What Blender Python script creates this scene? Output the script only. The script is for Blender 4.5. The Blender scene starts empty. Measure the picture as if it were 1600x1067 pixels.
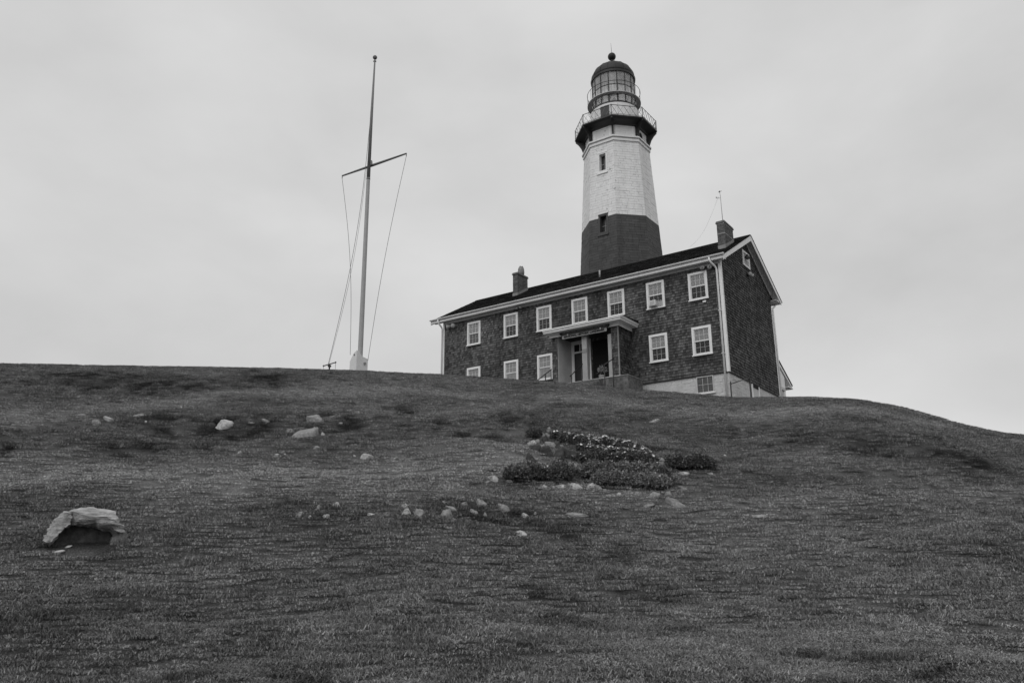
import bpy, bmesh, math, random
import numpy as np
from mathutils import noise as mnoise
from mathutils import Vector, Matrix, Euler

# ------------------------------------------------------------------ camera, sky, sun, exposure
scene = bpy.context.scene
col = scene.collection
FPX, PITCH, ROLL = 1222.6, 0.2692, -0.0071
cam_d = bpy.data.cameras.new('camera'); cam = bpy.data.objects.new('camera', cam_d); col.objects.link(cam)
cam_d.sensor_width = 36.0; cam_d.lens = FPX / 1600 * 36.0
cam_d.clip_start = 0.1; cam_d.clip_end = 6000
cam.matrix_world = Matrix.Rotation(math.pi / 2 + PITCH, 4, 'X') @ Matrix.Rotation(ROLL, 4, 'Z')
scene.camera = cam

SUN_EL, SUN_AZ = math.radians(50), math.radians(212)      # azimuth measured from +Y towards +X
world = bpy.data.worlds.new('World'); scene.world = world; world.use_nodes = True
wn, wl = world.node_tree.nodes, world.node_tree.links
wn.clear()
w_out = wn.new('ShaderNodeOutputWorld')
sky = wn.new('ShaderNodeTexSky'); sky.sky_type = 'NISHITA'; sky.sun_disc = False
sky.sun_elevation = SUN_EL; sky.sun_rotation = SUN_AZ
sky_bw = wn.new('ShaderNodeRGBToBW'); wl.new(sky.outputs[0], sky_bw.inputs[0])
bg_sky = wn.new('ShaderNodeBackground'); bg_sky.inputs['Strength'].default_value = 0.08
wl.new(sky_bw.outputs[0], bg_sky.inputs['Color'])
tc = wn.new('ShaderNodeTexCoord')
mp = wn.new('ShaderNodeMapping'); mp.inputs['Scale'].default_value = (1.0, 1.0, 1.9); mp.inputs['Location'].default_value = (3.1, 1.7, 0.4)
wl.new(tc.outputs['Generated'], mp.inputs['Vector'])
cn = wn.new('ShaderNodeTexNoise'); cn.inputs['Scale'].default_value = 2.3; cn.inputs['Detail'].default_value = 6; cn.inputs['Roughness'].default_value = 0.5
cn.inputs['Distortion'].default_value = 0.12
wl.new(mp.outputs[0], cn.inputs['Vector'])
cr = wn.new('ShaderNodeMapRange'); cr.inputs['From Min'].default_value = 0.3; cr.inputs['From Max'].default_value = 0.7
cr.inputs['To Min'].default_value = 0.58; cr.inputs['To Max'].default_value = 0.76
wl.new(cn.outputs['Fac'], cr.inputs['Value'])
bg_cloud = wn.new('ShaderNodeBackground'); wl.new(cr.outputs[0], bg_cloud.inputs['Color']); bg_cloud.inputs['Strength'].default_value = 1.0
wmix = wn.new('ShaderNodeMixShader'); wmix.inputs[0].default_value = 0.93      # overcast: the cloud deck hides nearly all of the clear sky
wl.new(bg_sky.outputs[0], wmix.inputs[1]); wl.new(bg_cloud.outputs[0], wmix.inputs[2]); wl.new(wmix.outputs[0], w_out.inputs[0])

sun_d = bpy.data.lights.new('sun', 'SUN'); sun = bpy.data.objects.new('sun', sun_d); col.objects.link(sun)
sun_d.energy = 1.15; sun_d.angle = math.radians(60); sun_d.color = (1, 1, 1)
sun_dir = Vector((math.sin(SUN_AZ) * math.cos(SUN_EL), math.cos(SUN_AZ) * math.cos(SUN_EL), math.sin(SUN_EL)))
sun.rotation_euler = sun_dir.to_track_quat('Z', 'Y').to_euler()
scene.render.engine = 'CYCLES'
scene.view_settings.view_transform = 'Standard'; scene.view_settings.look = 'None'
scene.view_settings.exposure = 0.0; scene.view_settings.gamma = 1.0; scene.view_settings.use_curve_mapping = False

rng = random.Random(7)
R = math.radians

# ------------------------------------------------------------------ materials (the place is photographed without colour: every tone is neutral)
def mat(name, base, rough=0.8, n1=None, n2=None, island=0.0, bump=None, spec=0.3, metallic=0.0, coords='Object', attr=None, spots=None):
    """n1/n2 = (scale, amount[, (sx,sy,sz)]); island = tone spread from piece to piece; bump = (scale, strength, distance)"""
    m = bpy.data.materials.new(name); m.use_nodes = True
    N, L = m.node_tree.nodes, m.node_tree.links
    b = N['Principled BSDF']
    b.inputs['Roughness'].default_value = rough; b.inputs['Specular IOR Level'].default_value = spec; b.inputs['Metallic'].default_value = metallic
    t = N.new('ShaderNodeTexCoord')
    val = N.new('ShaderNodeValue'); val.outputs[0].default_value = base; cur = val.outputs[0]
    if attr:
        a = N.new('ShaderNodeAttribute'); a.attribute_name = attr[0]; a.attribute_type = attr[1]; cur = a.outputs['Fac']
    def mul(x, lo, hi, fmin=0.25, fmax=0.75):
        nonlocal cur
        r = N.new('ShaderNodeMapRange'); r.inputs['From Min'].default_value = fmin; r.inputs['From Max'].default_value = fmax
        r.inputs['To Min'].default_value = lo; r.inputs['To Max'].default_value = hi
        L.new(x, r.inputs['Value'])
        k = N.new('ShaderNodeMath'); k.operation = 'MULTIPLY'; L.new(cur, k.inputs[0]); L.new(r.outputs[0], k.inputs[1]); cur = k.outputs[0]
    for n in (n1, n2):
        if n:
            tx = N.new('ShaderNodeTexNoise'); tx.inputs['Scale'].default_value = n[0]; tx.inputs['Detail'].default_value = 6; tx.inputs['Roughness'].default_value = 0.62
            if len(n) > 2:
                q = N.new('ShaderNodeMapping'); q.inputs['Scale'].default_value = n[2]; L.new(t.outputs[coords], q.inputs[0]); L.new(q.outputs[0], tx.inputs['Vector'])
            else: L.new(t.outputs[coords], tx.inputs['Vector'])
            mul(tx.outputs['Fac'], 1 - n[1], 1 + n[1])
    if spots:
        tx = N.new('ShaderNodeTexNoise'); tx.inputs['Scale'].default_value = spots[0]; tx.inputs['Detail'].default_value = 3
        L.new(t.outputs[coords], tx.inputs['Vector']); mul(tx.outputs['Fac'], 1.0, spots[2], spots[1], spots[1] + 0.06)
    if island:
        g = N.new('ShaderNodeNewGeometry'); mul(g.outputs['Random Per Island'], 1 - island, 1 + island, 0, 1)
    L.new(cur, b.inputs['Base Color'])
    if bump:
        tx = N.new('ShaderNodeTexNoise'); tx.inputs['Scale'].default_value = bump[0]; tx.inputs['Detail'].default_value = 8; tx.inputs['Roughness'].default_value = 0.65
        L.new(t.outputs[coords], tx.inputs['Vector'])
        bp = N.new('ShaderNodeBump'); bp.inputs['Strength'].default_value = bump[1]; bp.inputs['Distance'].default_value = bump[2]
        L.new(tx.outputs['Fac'], bp.inputs['Height']); L.new(bp.outputs[0], b.inputs['Normal'])
    return m

M = {}
M['white_trim'] = mat('white_trim_paint', 0.80, 0.5, (1.3, .08), (14, .07), bump=(30, .15, .01))
M['grey_paint'] = mat('grey_white_paint', 0.52, 0.6, (1.7, .12), (9, .08))
M['porch_paint'] = mat('worn_porch_paint', 0.34, 0.6, (1.7, .15), (7, .15, (1, 1, .3)))
M['tower_white'] = mat('white_painted_sandstone', 0.74, 0.75, (1.4, .09, (1, 1, .12)), (3.5, .08, (1, 1, .5)), island=.03, bump=(9, .35, .02), spots=(3.1, .67, .5))
M['tower_dark'] = mat('dark_painted_sandstone', 0.066, 0.7, (1.2, .22, (1, 1, .15)), (4, .18, (1, 1, .4)), island=.15, bump=(9, .4, .02))
M['mortar'] = mat('tower_joint_paint', 0.42, 0.9, (2, .2))
M['black_iron'] = mat('black_painted_iron', 0.016, 0.45, (2.5, .3), (20, .2), spec=.5)
M['dome_iron'] = mat('dome_black_paint', 0.021, 0.55, (1.4, .25), (8, .25), bump=(12, .2, .01))
M['walk_iron'] = mat('grey_iron', 0.24, 0.6, (2, .2))
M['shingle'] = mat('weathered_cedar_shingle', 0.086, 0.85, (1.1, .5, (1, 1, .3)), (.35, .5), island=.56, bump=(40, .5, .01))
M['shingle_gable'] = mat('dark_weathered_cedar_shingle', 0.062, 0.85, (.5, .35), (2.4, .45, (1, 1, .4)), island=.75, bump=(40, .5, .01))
M['sheathing'] = mat('wall_sheathing', 0.03, 0.9, (3, .2))
M['roof'] = mat('dark_roof_shingle', 0.022, 0.85, (.5, .3), (5, .3), island=.35, bump=(60, .4, .01), spec=.12)
M['found'] = mat('whitewashed_foundation_stone', 0.55, 0.85, (1.3, .12), (8, .14), island=.04, bump=(10, 1.0, .05))
M['brick'] = mat('old_chimney_brick', 0.115, 0.9, (2, .25), (12, .2), island=.3, bump=(40, .4, .01))
M['brick_mortar'] = mat('chimney_mortar', 0.16, 0.9, (6, .2))
M['lead'] = mat('lead_flashing', 0.22, 0.5, (4, .3), spec=.5)
M['clay'] = mat('clay_chimney_pot', 0.22, 0.85, (5, .3))
M['dark_room'] = mat('dark_interior', 0.012, 0.9)
M['curtain'] = mat('pale_window_shade', 0.40, 0.8, (1.2, .1), (6, .12, (3, 3, .4)))
M['curtain_dim'] = mat('dim_window_shade', 0.13, 0.8, (1.2, .2), (6, .3, (3, 3, .4)))
M['concrete'] = mat('stained_concrete', 0.12, 0.9, (1.6, .5), (7, .6), bump=(20, .5, .02))
M['concrete_pale'] = mat('pale_step_stone', 0.36, 0.9, (2.5, .3), (14, .2), bump=(20, .4, .02))
M['door_dark'] = mat('dark_door', 0.02, 0.4, (2, .2), spec=.5)
M['sign_dark'] = mat('dark_sign_board', 0.03, 0.6, (6, .35))
M['sign_grey'] = mat('grey_sign_board', 0.34, 0.6, (6, .15))
M['letter_dark'] = mat('dark_lettering', 0.015, 0.6)
M['letter_dim'] = mat('dim_lettering', 0.13, 0.6)
M['pole_low'] = mat('pole_pale_grey_paint', 0.36, 0.5, (3, .08), (12, .1, (1, 1, .1)))
M['pole_high'] = mat('pole_dark_grey_paint', 0.17, 0.5, (3, .12), (12, .1, (1, 1, .1)))
M['pole_box'] = mat('white_box_paint', 0.66, 0.6, (2, .08), (10, .07))
M['rope'] = mat('grey_rope', 0.10, 0.9, (20, .2))
M['horn'] = mat('grey_horn_paint', 0.34, 0.5, (6, .2), spec=.5)
M['ac'] = mat('beige_appliance_plastic', 0.6, 0.6, (6, .1))
M['ac_grill'] = mat('grille_shadow_plastic', 0.10, 0.6)
M['optic'] = mat('lens_brass', 0.16, 0.4, (5, .4), spec=.6)
M['rock_pale'] = mat('pale_granite', 0.44, 0.9, (3, .3), (16, .4), bump=(9, .8, .06))
M['rock_mid'] = mat('grey_granite', 0.26, 0.9, (3, .35), (16, .4), bump=(9, .8, .06))
M['rock_dark'] = mat('lichened_dark_granite', 0.055, 0.9, (2.5, .35), (12, .35), bump=(9, .9, .06))
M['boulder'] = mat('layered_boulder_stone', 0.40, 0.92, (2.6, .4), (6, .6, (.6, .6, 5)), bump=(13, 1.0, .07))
M['boulder_shadow_stone'] = mat('shaded_boulder_flank', 0.13, 0.92, (2.6, .4), (8, .5), bump=(13, 1.0, .07))  # darker copy of the boulder stone: flank shade put into the colour
M['boulder_hollow_shade'] = mat('hollow_shade_boulder_face', 0.055, 0.92, (3.5, .6), (10, .5), bump=(13, 1.0, .07))  # shade of the hollow under the lip, put into the stone colour
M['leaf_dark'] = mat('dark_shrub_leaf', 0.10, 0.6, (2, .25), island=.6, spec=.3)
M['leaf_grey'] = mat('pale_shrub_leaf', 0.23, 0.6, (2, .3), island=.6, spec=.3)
M['petal'] = mat('white_petal', 0.72, 0.7, island=.15)
M['stem'] = mat('shrub_stem', 0.05, 0.9)
M['soil'] = mat('turf_soil', 0.06, 0.95, (1.1, .25, (1, 1, 1)), (38, .8), attr=('tone', 'GEOMETRY'), bump=(30, 1.0, .05), spec=.1)
M['grass'] = mat('grass_blade', 0.09, 0.75, attr=('tone', 'INSTANCER'), island=.52, spec=.15)

def glass(name, gloss):
    m = bpy.data.materials.new(name); m.use_nodes = True; N, L = m.node_tree.nodes, m.node_tree.links; N.clear()
    o = N.new('ShaderNodeOutputMaterial'); t = N.new('ShaderNodeBsdfTransparent'); t.inputs[0].default_value = (.97, .97, .97, 1)
    g = N.new('ShaderNodeBsdfGlossy'); g.inputs['Roughness'].default_value = .04; g.inputs[0].default_value = (.9, .9, .9, 1)
    f = N.new('ShaderNodeFresnel'); f.inputs[0].default_value = gloss; x = N.new('ShaderNodeMixShader')
    L.new(f.outputs[0], x.inputs[0]); L.new(t.outputs[0], x.inputs[1]); L.new(g.outputs[0], x.inputs[2]); L.new(x.outputs[0], o.inputs[0])
    return m
M['glass'] = glass('window_glass', 1.35)
for gn_, gm_ in (('lantern_glass', .30), ('lantern_glass_sky_bright', .5)):
  m = mat(gn_, 0.72, 0.25, (1.2, .3), (3, .4, (4, 4, .2))); M[gn_] = m  # pale streaky coat puts the sky's brightness into the panes
  N, L = m.node_tree.nodes, m.node_tree.links
  _t = N.new('ShaderNodeBsdfTransparent'); _t.inputs[0].default_value = (.92, .92, .92, 1); _x = N.new('ShaderNodeMixShader'); _x.inputs[0].default_value = gm_
  L.new(_t.outputs[0], _x.inputs[1]); L.new(N['Principled BSDF'].outputs[0], _x.inputs[2]); L.new(_x.outputs[0], N['Material Output'].inputs[0])

# ------------------------------------------------------------------ mesh helpers
class MB:
    def __init__(s): s.v = []; s.f = []
    def add(s, vs, fs):
        n = len(s.v); s.v += [tuple(v) for v in vs]; s.f += [tuple(i + n for i in f) for f in fs]
    def box(s, x0, x1, y0, y1, z0, z1, T=None):
        vs = [Vector((x, y, z)) for z in (z0, z1) for y in (y0, y1) for x in (x0, x1)]
        if T is not None: vs = [T @ v for v in vs]
        s.add(vs, [(0, 2, 3, 1), (4, 5, 7, 6), (0, 1, 5, 4), (1, 3, 7, 5), (3, 2, 6, 7), (2, 0, 4, 6)]); return s
    def frame_box(s, O, a, b, c, a0, a1, b0, b1, c0, c1):
        vs = [O + a * i + b * j + c * k for k in (c0, c1) for j in (b0, b1) for i in (a0, a1)]
        s.add(vs, [(0, 2, 3, 1), (4, 5, 7, 6), (0, 1, 5, 4), (1, 3, 7, 5), (3, 2, 6, 7), (2, 0, 4, 6)]); return s
    def prism(s, poly, d):                       # poly of Vectors (planar), extruded by vector d
        n = len(poly); d = Vector(d); poly = [Vector(p) for p in poly]
        s.add(poly + [p + d for p in poly], [tuple(range(n))[::-1], tuple(range(n, 2 * n))] + [(i, (i + 1) % n, n + (i + 1) % n, n + i) for i in range(n)]); return s
    def tube(s, pts, r, n=8, cap=True):
        pts = [Vector(p) for p in pts]; rs = r if isinstance(r, (list, tuple)) else [r] * len(pts)
        rings = []
        for i, p in enumerate(pts):
            d = (pts[min(i + 1, len(pts) - 1)] - pts[max(i - 1, 0)]).normalized()
            u = d.cross(Vector((0, 0, 1)) if abs(d.z) < .9 else Vector((1, 0, 0))).normalized(); w = d.cross(u)
            rings.append([p + (u * math.cos(2 * math.pi * k / n) + w * math.sin(2 * math.pi * k / n)) * rs[i] for k in range(n)])
        vs = [v for q in rings for v in q]; fs = []
        for i in range(len(pts) - 1):
            for k in range(n): fs.append((i * n + k, i * n + (k + 1) % n, (i + 1) * n + (k + 1) % n, (i + 1) * n + k))
        if cap: fs += [tuple(range(n))[::-1], tuple(range((len(pts) - 1) * n, len(pts) * n))]
        s.add(vs, fs); return s
    def lathe(s, prof, n=32, c=(0, 0), a0=0.0, closed=False):     # prof [(r,z)...]
        vs = [(c[0] + r * math.cos(a0 + 2 * math.pi * k / n), c[1] + r * math.sin(a0 + 2 * math.pi * k / n), z) for r, z in prof for k in range(n)]
        m_ = len(prof); fs = []
        for i in range(m_ if closed else m_ - 1):
            j = (i + 1) % m_
            for k in range(n): fs.append((i * n + k, i * n + (k + 1) % n, j * n + (k + 1) % n, j * n + k))
        if not closed: fs += [tuple(range(n))[::-1], tuple(range((m_ - 1) * n, m_ * n))]
        s.add(vs, fs); return s
    def mesh(s, name, m_):
        me = bpy.data.meshes.new(name); me.from_pydata([tuple(v) for v in s.v], [], s.f); me.materials.append(M[m_] if isinstance(m_, str) else m_); me.update(); return me
    def build(s, name, m_, parent=None, smooth=False, kind=None, bevel=0):
        me = s.mesh(name, m_); return put(name, me, parent, smooth, kind, bevel)
def put(name, me, parent=None, smooth=False, kind=None, bevel=0, loc=None):
    if smooth:
        for p in me.polygons: p.use_smooth = True
    o = bpy.data.objects.new(name, me); col.objects.link(o)
    if parent is not None: o.parent = parent
    if kind: o['kind'] = kind
    if loc is not None: o.location = loc
    if bevel:
        b = o.modifiers.new('bevel', 'BEVEL'); b.width = bevel; b.segments = 1; b.limit_method = 'ANGLE'
    return o
def tag(o, label, cat, group=None):
    o['label'] = label; o['category'] = cat
    if group: o['group'] = group
    return o
def empty(name, loc, rz=0.0):
    o = bpy.data.objects.new(name, None); col.objects.link(o); o.location = loc; o.rotation_euler = (0, 0, rz); o.empty_display_size = .2; return o
def smooth_by_angle(o, a=40):
    bm = bmesh.new(); bm.from_mesh(o.data)
    for f in bm.faces: f.smooth = True
    for e in bm.edges:
        if len(e.link_faces) == 2 and e.calc_face_angle(0) > R(a): e.smooth = False
    bm.to_mesh(o.data); bm.free()

# ------------------------------------------------------------------ terrain: a heightfield
def back(px, py):                                # view ray of a photograph pixel, scaled to y = 1
    u, v = px - 800, py - 533.5
    c, s = math.cos(ROLL), math.sin(ROLL); u, v = c * u + s * v, -s * u + c * v
    c, s = math.cos(PITCH), math.sin(PITCH); y, z = FPX * c + v * s, FPX * s - v * c
    return Vector((u / y, 1.0, z / y))
CU = np.array([-.9, -.726, -.675, -.506, -.337, -.21, -.084, .041, .166, .249, .282, .332, .374, .44, .497, .576, .623, .656, .735, .95])
CE = np.array([.2575, .2529, .2516, .2469, .2431, .2387, .2317, .2223, .2102, .2028, .1992, .1989, .1994, .1964, .1859, .1619, .1508, .1473, .136, .115]) - .0018
CY = np.interp(CU, [-.9, -.5, -.2, .04, .17, .28, .44, .66, .95], [30, 32, 33.2, 34, 34, 33, 31, 28, 26])
_uu = np.linspace(-.9, .95, 741); _ee = np.interp(_uu, CU, CE); _yy = np.interp(_uu, CU, CY)
def _sm(a, n):
    k = np.hanning(n); k /= k.sum(); return np.convolve(np.pad(a, n // 2, mode='edge'), k, 'valid')[:len(a)]
_ee = _sm(_ee, 15); _yy = _sm(_yy, 61)
def vnoise(x, y, seed=0):
    xi = np.floor(x).astype(np.int64); yi = np.floor(y).astype(np.int64); fx = x - xi; fy = y - yi
    fx = fx * fx * (3 - 2 * fx); fy = fy * fy * (3 - 2 * fy)
    def h(a, b):
        n = (a * 374761393 + b * 668265263 + seed * 1442695041) & 0xffffffff
        n = ((n ^ (n >> 13)) * 1274126177) & 0xffffffff
        return ((n ^ (n >> 16)) & 0xffff) / 65535.0
    return (h(xi, yi) * (1 - fx) + h(xi + 1, yi) * fx) * (1 - fy) + (h(xi, yi + 1) * (1 - fx) + h(xi + 1, yi + 1) * fx) * fy
def fbm(x, y, seed, octs=4, gain=.5):
    s = 0; a = 1; t = 0
    for k in range(octs):
        q = .62 + 1.1 * k + seed * .37; c_, s_ = math.cos(q), math.sin(q)
        s = s + a * (vnoise((x * c_ - y * s_) * 2 ** k + 17.3 * k, (x * s_ + y * c_) * 2 ** k - 9.1 * k, seed + k) - .5); t += a; a *= gain
    return s / t * 2
SHELVES = [((-21, 19.2), (-12, 19.4), (-6, 19.4), (0, 19.6), .35, 1.7), ((-24, 27.5), (-14, 28.5), (-9, 30), (-4, 31.5), .24, 1.4)]
def ground(x, y, detail=True):
    x = np.atleast_1d(np.asarray(x, float)); y = np.atleast_1d(np.asarray(y, float))
    u = np.clip(x / np.maximum(y, 6.0), -.9, .95)
    e = np.interp(u, _uu, _ee); Yc = np.interp(u, _uu, _yy)
    zc = e * Yc; z5, m0 = -1.6, .06; L_ = Yc - 5
    t = np.clip((y - 5) / L_, 0, 1)
    z = (2 * t ** 3 - 3 * t ** 2 + 1) * z5 + (t ** 3 - 2 * t ** 2 + t) * L_ * m0 + (-2 * t ** 3 + 3 * t ** 2) * zc + (t ** 3 - t ** 2) * L_ * e
    z = np.where(y < 5, z5 + m0 * (np.maximum(y, -30) - 5), z)
    d = np.maximum(y - Yc, 0); z = z + np.where(y > Yc, e * 1.1 * (1 - np.exp(-d / 1.1)), 0)
    far = np.maximum(np.hypot(x - 3, y - 30) - 75, 0); z = z - np.minimum(far * .25, 22)
    w = np.clip((Yc - y) / 10.0, 0, 1) * np.clip((y - 4) / 4, 0, 1); w = w * w * (3 - 2 * w)
    r = 0
    for a, b, c_, d_, k, wd in SHELVES:
        xs = [a[0], b[0], c_[0], d_[0]]; ys = [a[1], b[1], c_[1], d_[1]]
        y0 = np.interp(x, xs, ys); q = (y - y0) / wd
        fade = np.clip((d_[0] + 3 - x) / 4, 0, 1)
        r = r - k * (y - y0) * np.exp(-q * q) * fade
    r = r + .50 * fbm(x * .16, y * .22, 3, 3) + .22 * fbm(x * .42 + 5, y * .6, 13, 2) + .30 * np.exp(-(((x - 9.5) / 3.2) ** 2 + ((y - 24) / 4.0) ** 2)) - .35 * np.exp(-(((x - 4.5) / 2.4) ** 2 + ((y - 25) / 3.0) ** 2))
    z = z + r * w
    if detail:
        wd2 = np.where((y > 4) & (y < 60) & (np.abs(x) < 45), 1, 0)
        bumpy = .4 + 1.5 * np.clip(vnoise(x * .3, y * .45, 91), 0, 1) ** 2
        z = z + wd2 * (.06 * fbm(x * .9, y * 1.2, 11, 3) + .062 * bumpy * np.interp(y, [9, 17], [.45, 1]) * fbm(x * 2.2, y * 2.6, 21, 2)) * np.clip((Yc + 1.2 - y) / 5, .12, 1)
    return z
def hit(px, py, detail=True):                   # where a view ray first meets the turf
    d = back(px, py); ys = np.arange(6.0, 36, .02); g = ground(d.x * ys, ys, detail); k = np.nonzero(d.z * ys < g)[0]
    y = ys[k[0]] if len(k) else float(np.interp(d.x, _uu, _yy)); return Vector((d.x * y, y, float(ground(d.x * y, y, detail)[0])))
def metres(p): return (p.y * math.cos(PITCH) + p.z * math.sin(PITCH)) / FPX     # metres per photograph pixel at p

# turf tone: lush dark sward and worn paler strips, with slope shading put into the colour
def strip(pts, wy, amt): return ([hit(*q, False) for q in pts], wy, amt)
STRIPS = [strip([(-60, 668), (60, 655), (160, 640), (300, 624), (450, 611), (600, 608), (720, 620)], .9, .55),
          strip([(-60, 742), (100, 742), (250, 748), (400, 742), (600, 742), (700, 738), (800, 728)], 1.0, .75),
          strip([(330, 775), (500, 770), (700, 768)], .5, .3),
          strip([(760, 640), (850, 625), (960, 628), (1060, 642), (1180, 650)], .8, .42),
          strip([(1250, 640), (1350, 642), (1500, 672), (1650, 700)], .7, .45),
          strip([(690, 700), (780, 700), (830, 712)], .8, .25),
          strip([(960, 780), (1200, 790), (1500, 770), (1660, 770)], .9, .22),
          strip([(600, 860), (900, 850), (1150, 830)], .7, .18),
          strip([(1160, 730), (1300, 722), (1450, 770)], .5, .15),
          strip([(-40, 870), (250, 880), (420, 870)], .5, .15),
          strip([(-60, 598), (100, 592), (300, 600), (420, 598)], 1.4, -.42),
          strip([(130, 660), (300, 665), (450, 668), (600, 672), (700, 660)], 1.4, -.30),
          strip([(-60, 700), (80, 702), (250, 705)], .9, -.30),
          strip([(-60, 800), (100, 795), (250, 785), (400, 790), (560, 805), (720, 812), (860, 815)], 1.0, -.36),
          strip([(860, 668), (930, 672), (985, 690), (1010, 700)], .5, -.40),
          strip([(1180, 680), (1300, 690), (1450, 715), (1600, 745)], 1.2, -.22),
          strip([(1000, 640), (1060, 632), (1130, 640)], .3, -.3),
          strip([(150, 850), (60, 850), (200, 870)], .4, -.3)]
def tone(x, y):
    t = np.zeros_like(x); wild = np.zeros_like(x)
    for pts, wy, amt in STRIPS:
        xs = np.array([p.x for p in pts]); ys = np.array([p.y for p in pts]); o_ = np.argsort(xs); xs = xs[o_]; ys = ys[o_]
        y0 = np.interp(x, xs, ys); dx = np.maximum(np.maximum(xs[0] - x, x - xs[-1]), 0)
        wob = 1 + .5 * fbm(x * .5, y * .8, 41, 2)
        g_ = np.exp(-((y - y0) / (wy * wob)) ** 2 - (dx / 1.5) ** 2); t += amt * g_ * (1.25 if amt > 0 else .8); wild += g_ * (amt < 0) - .8 * g_ * (amt > .3)
    n = .22 * fbm(x * .35, y * .6, 51, 3) + .30 * fbm(x * 1.1, y * 1.5, 61, 4, .7) + .34 * fbm(x * 4.5, y * 4.5, 71, 3)
    wild = np.clip(.35 + wild + .9 * fbm(x * .25, y * .35, 101, 2), 0, 1.4)
    pit = fbm(x * 1.7 + 3, y * 2.0, 111, 3, .6); n = n - wild * 1.1 * np.clip(pit - .05, 0, .5) + wild * .35 * np.clip(-pit - .15, 0, .4)
    return np.clip(.140 * (1 + t * .95 + n * 1.15), .03, .30)

def axis(lo, hi, step, far, n=16):
    g = np.geomspace(step * 2, far, n); return np.concatenate([(lo - np.cumsum(g))[::-1], np.arange(lo, hi + step / 2, step), hi + np.cumsum(g)])
gx = axis(-27, 27, .11, 500); gy = axis(5.5, 40, .10, 500)
X, Y = np.meshgrid(gx, gy); xf, yf = X.ravel(), Y.ravel(); zf_ = ground(xf, yf)
nx, ny = len(gx), len(gy)
idx = np.arange(nx * ny).reshape(ny, nx)
quads = np.stack([idx[:-1, :-1], idx[:-1, 1:], idx[1:, 1:], idx[1:, :-1]], -1).reshape(-1, 4)
me = bpy.data.meshes.new('grass_hill'); me.vertices.add(len(xf)); me.vertices.foreach_set('co', np.stack([xf, yf, zf_], 1).ravel())
me.loops.add(quads.size); me.loops.foreach_set('vertex_index', quads.ravel()); me.polygons.add(len(quads))
me.polygons.foreach_set('loop_start', np.arange(0, quads.size, 4)); me.polygons.foreach_set('use_smooth', np.ones(len(quads), bool)); me.update(calc_edges=True)
a = me.attributes.new('tone', 'FLOAT', 'POINT'); a.data.foreach_set('value', (tone(xf, yf) * .68).astype(np.float32))
me.materials.append(M['soil'])
hill = put('ground', me); hill['kind'] = 'structure'

# ------------------------------------------------------------------ keeper's house (house axes: x along the front, y to the back, z up; origin = front right corner at the foot of the shingles)
HO = Vector((10.5345, 37.0649, 8.635)); YAW = -0.619
HL, HD, HT = 18.22, 7.89, 5.833
HM = Matrix.Translation(HO) @ Matrix.Rotation(YAW, 4, 'Z')
def hw(x, y, z): return HM @ Vector((x, y, z))
EX, EY, EZ = Vector((1, 0, 0)), Vector((0, 1, 0)), Vector((0, 0, 1))
house = empty('house', HO, YAW)
tag(house, 'long two-storey shingled house with white sash windows, standing in front of the lighthouse', 'house')
RY, RZ, SL = 4.15, 8.47, .562                     # ridge
def under(y): return (RZ - .12) - SL * abs(y - RY) - .02
b = MB()
gp = [Vector((0, 0, 0)), Vector((0, HD, 0)), Vector((0, HD, under(HD) - .05)), Vector((0, RY, under(RY) - .05)), Vector((0, 0, under(0) - .05))]
b.prism([p + Vector((-HL, 0, 0)) for p in gp], (HL, 0, 0)); b.build('wall', 'sheathing', house)
b = MB().box(-HL + .06, -.06, .06, HD - .06, -2.6, -.003); found = b.build('foundation', 'brick_mortar', house)

WX = [-15.7621, -12.9727, -10.6101, -8.2268, -5.9319, -3.5918, -1.2295]; WW, WH, ZL, ZU = 1.0303, 1.5, .9988, 3.8834
holes = [(x - WW / 2, x + WW / 2, ZU, ZU + WH) for x in WX] + [(WX[i] - WW / 2, WX[i] + WW / 2, ZL, ZL + WH) for i in (0, 1, 2, 5, 6)]
def shingles(b, O, u, n, ulen, vlen, v=EZ, ok=None, expo=.145, wmin=.08, wmax=.17, thick=.032, rr=random.Random(3), inset=.0):
    rows = int(math.ceil(vlen / expo)); O = Vector(O)
    for r_ in range(rows):
        z0 = r_ * expo; s = -rr.uniform(0, wmax)
        while s < ulen:
            w = rr.uniform(wmin, wmax); a0, a1 = max(s + .004, 0), min(s + w - .004, ulen); s += w
            if a1 - a0 < .03: continue
            zb = z0 + rr.uniform(-.012, .012); zt = min(z0 + expo * 1.12, vlen + .02)
            if ok and not ok((a0 + a1) / 2, z0 + expo / 2): continue
            t0 = thick * rr.uniform(.8, 1.35)
            q = [O + u * a_ + v * z_ + n * t_ for a_, z_, t_ in ((a0, zb, .001), (a1, zb, .001), (a1, zb, t0), (a0, zb, t0 * rr.uniform(.85, 1)), (a0, zt, .004), (a1, zt, .004))]
            b.add(q, [(0, 1, 2, 3), (3, 2, 5, 4), (0, 3, 4), (1, 5, 2)])
b = MB()
def ok_front(s, z):
    x = -HL + s
    if any(h0 + .05 < x < h1 - .05 and z0 + .05 < z < z1 - .05 for h0, h1, z0, z1 in holes): return False
    return not (-9.2 < x < -5.16 and -.1 < z < 2.95 and not (-7.6 < x < -5.5))
shingles(b, (-HL, 0, 0), EX, -EY, HL, HT + .05, ok=ok_front); b.build('front_shingles', 'shingle', house, kind='stuff')
def ok_gable(s, z): return z < under(s) - .08
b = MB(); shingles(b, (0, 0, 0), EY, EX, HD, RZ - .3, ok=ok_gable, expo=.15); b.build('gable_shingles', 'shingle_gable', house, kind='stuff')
b = MB(); shingles(b, (-HL, HD, 0), -EY, -EX, HD, RZ - .3, ok=lambda s, z: ok_gable(HD - s, z), expo=.15); b.build('gable_shingles', 'shingle_gable', house, kind='stuff')
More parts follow.
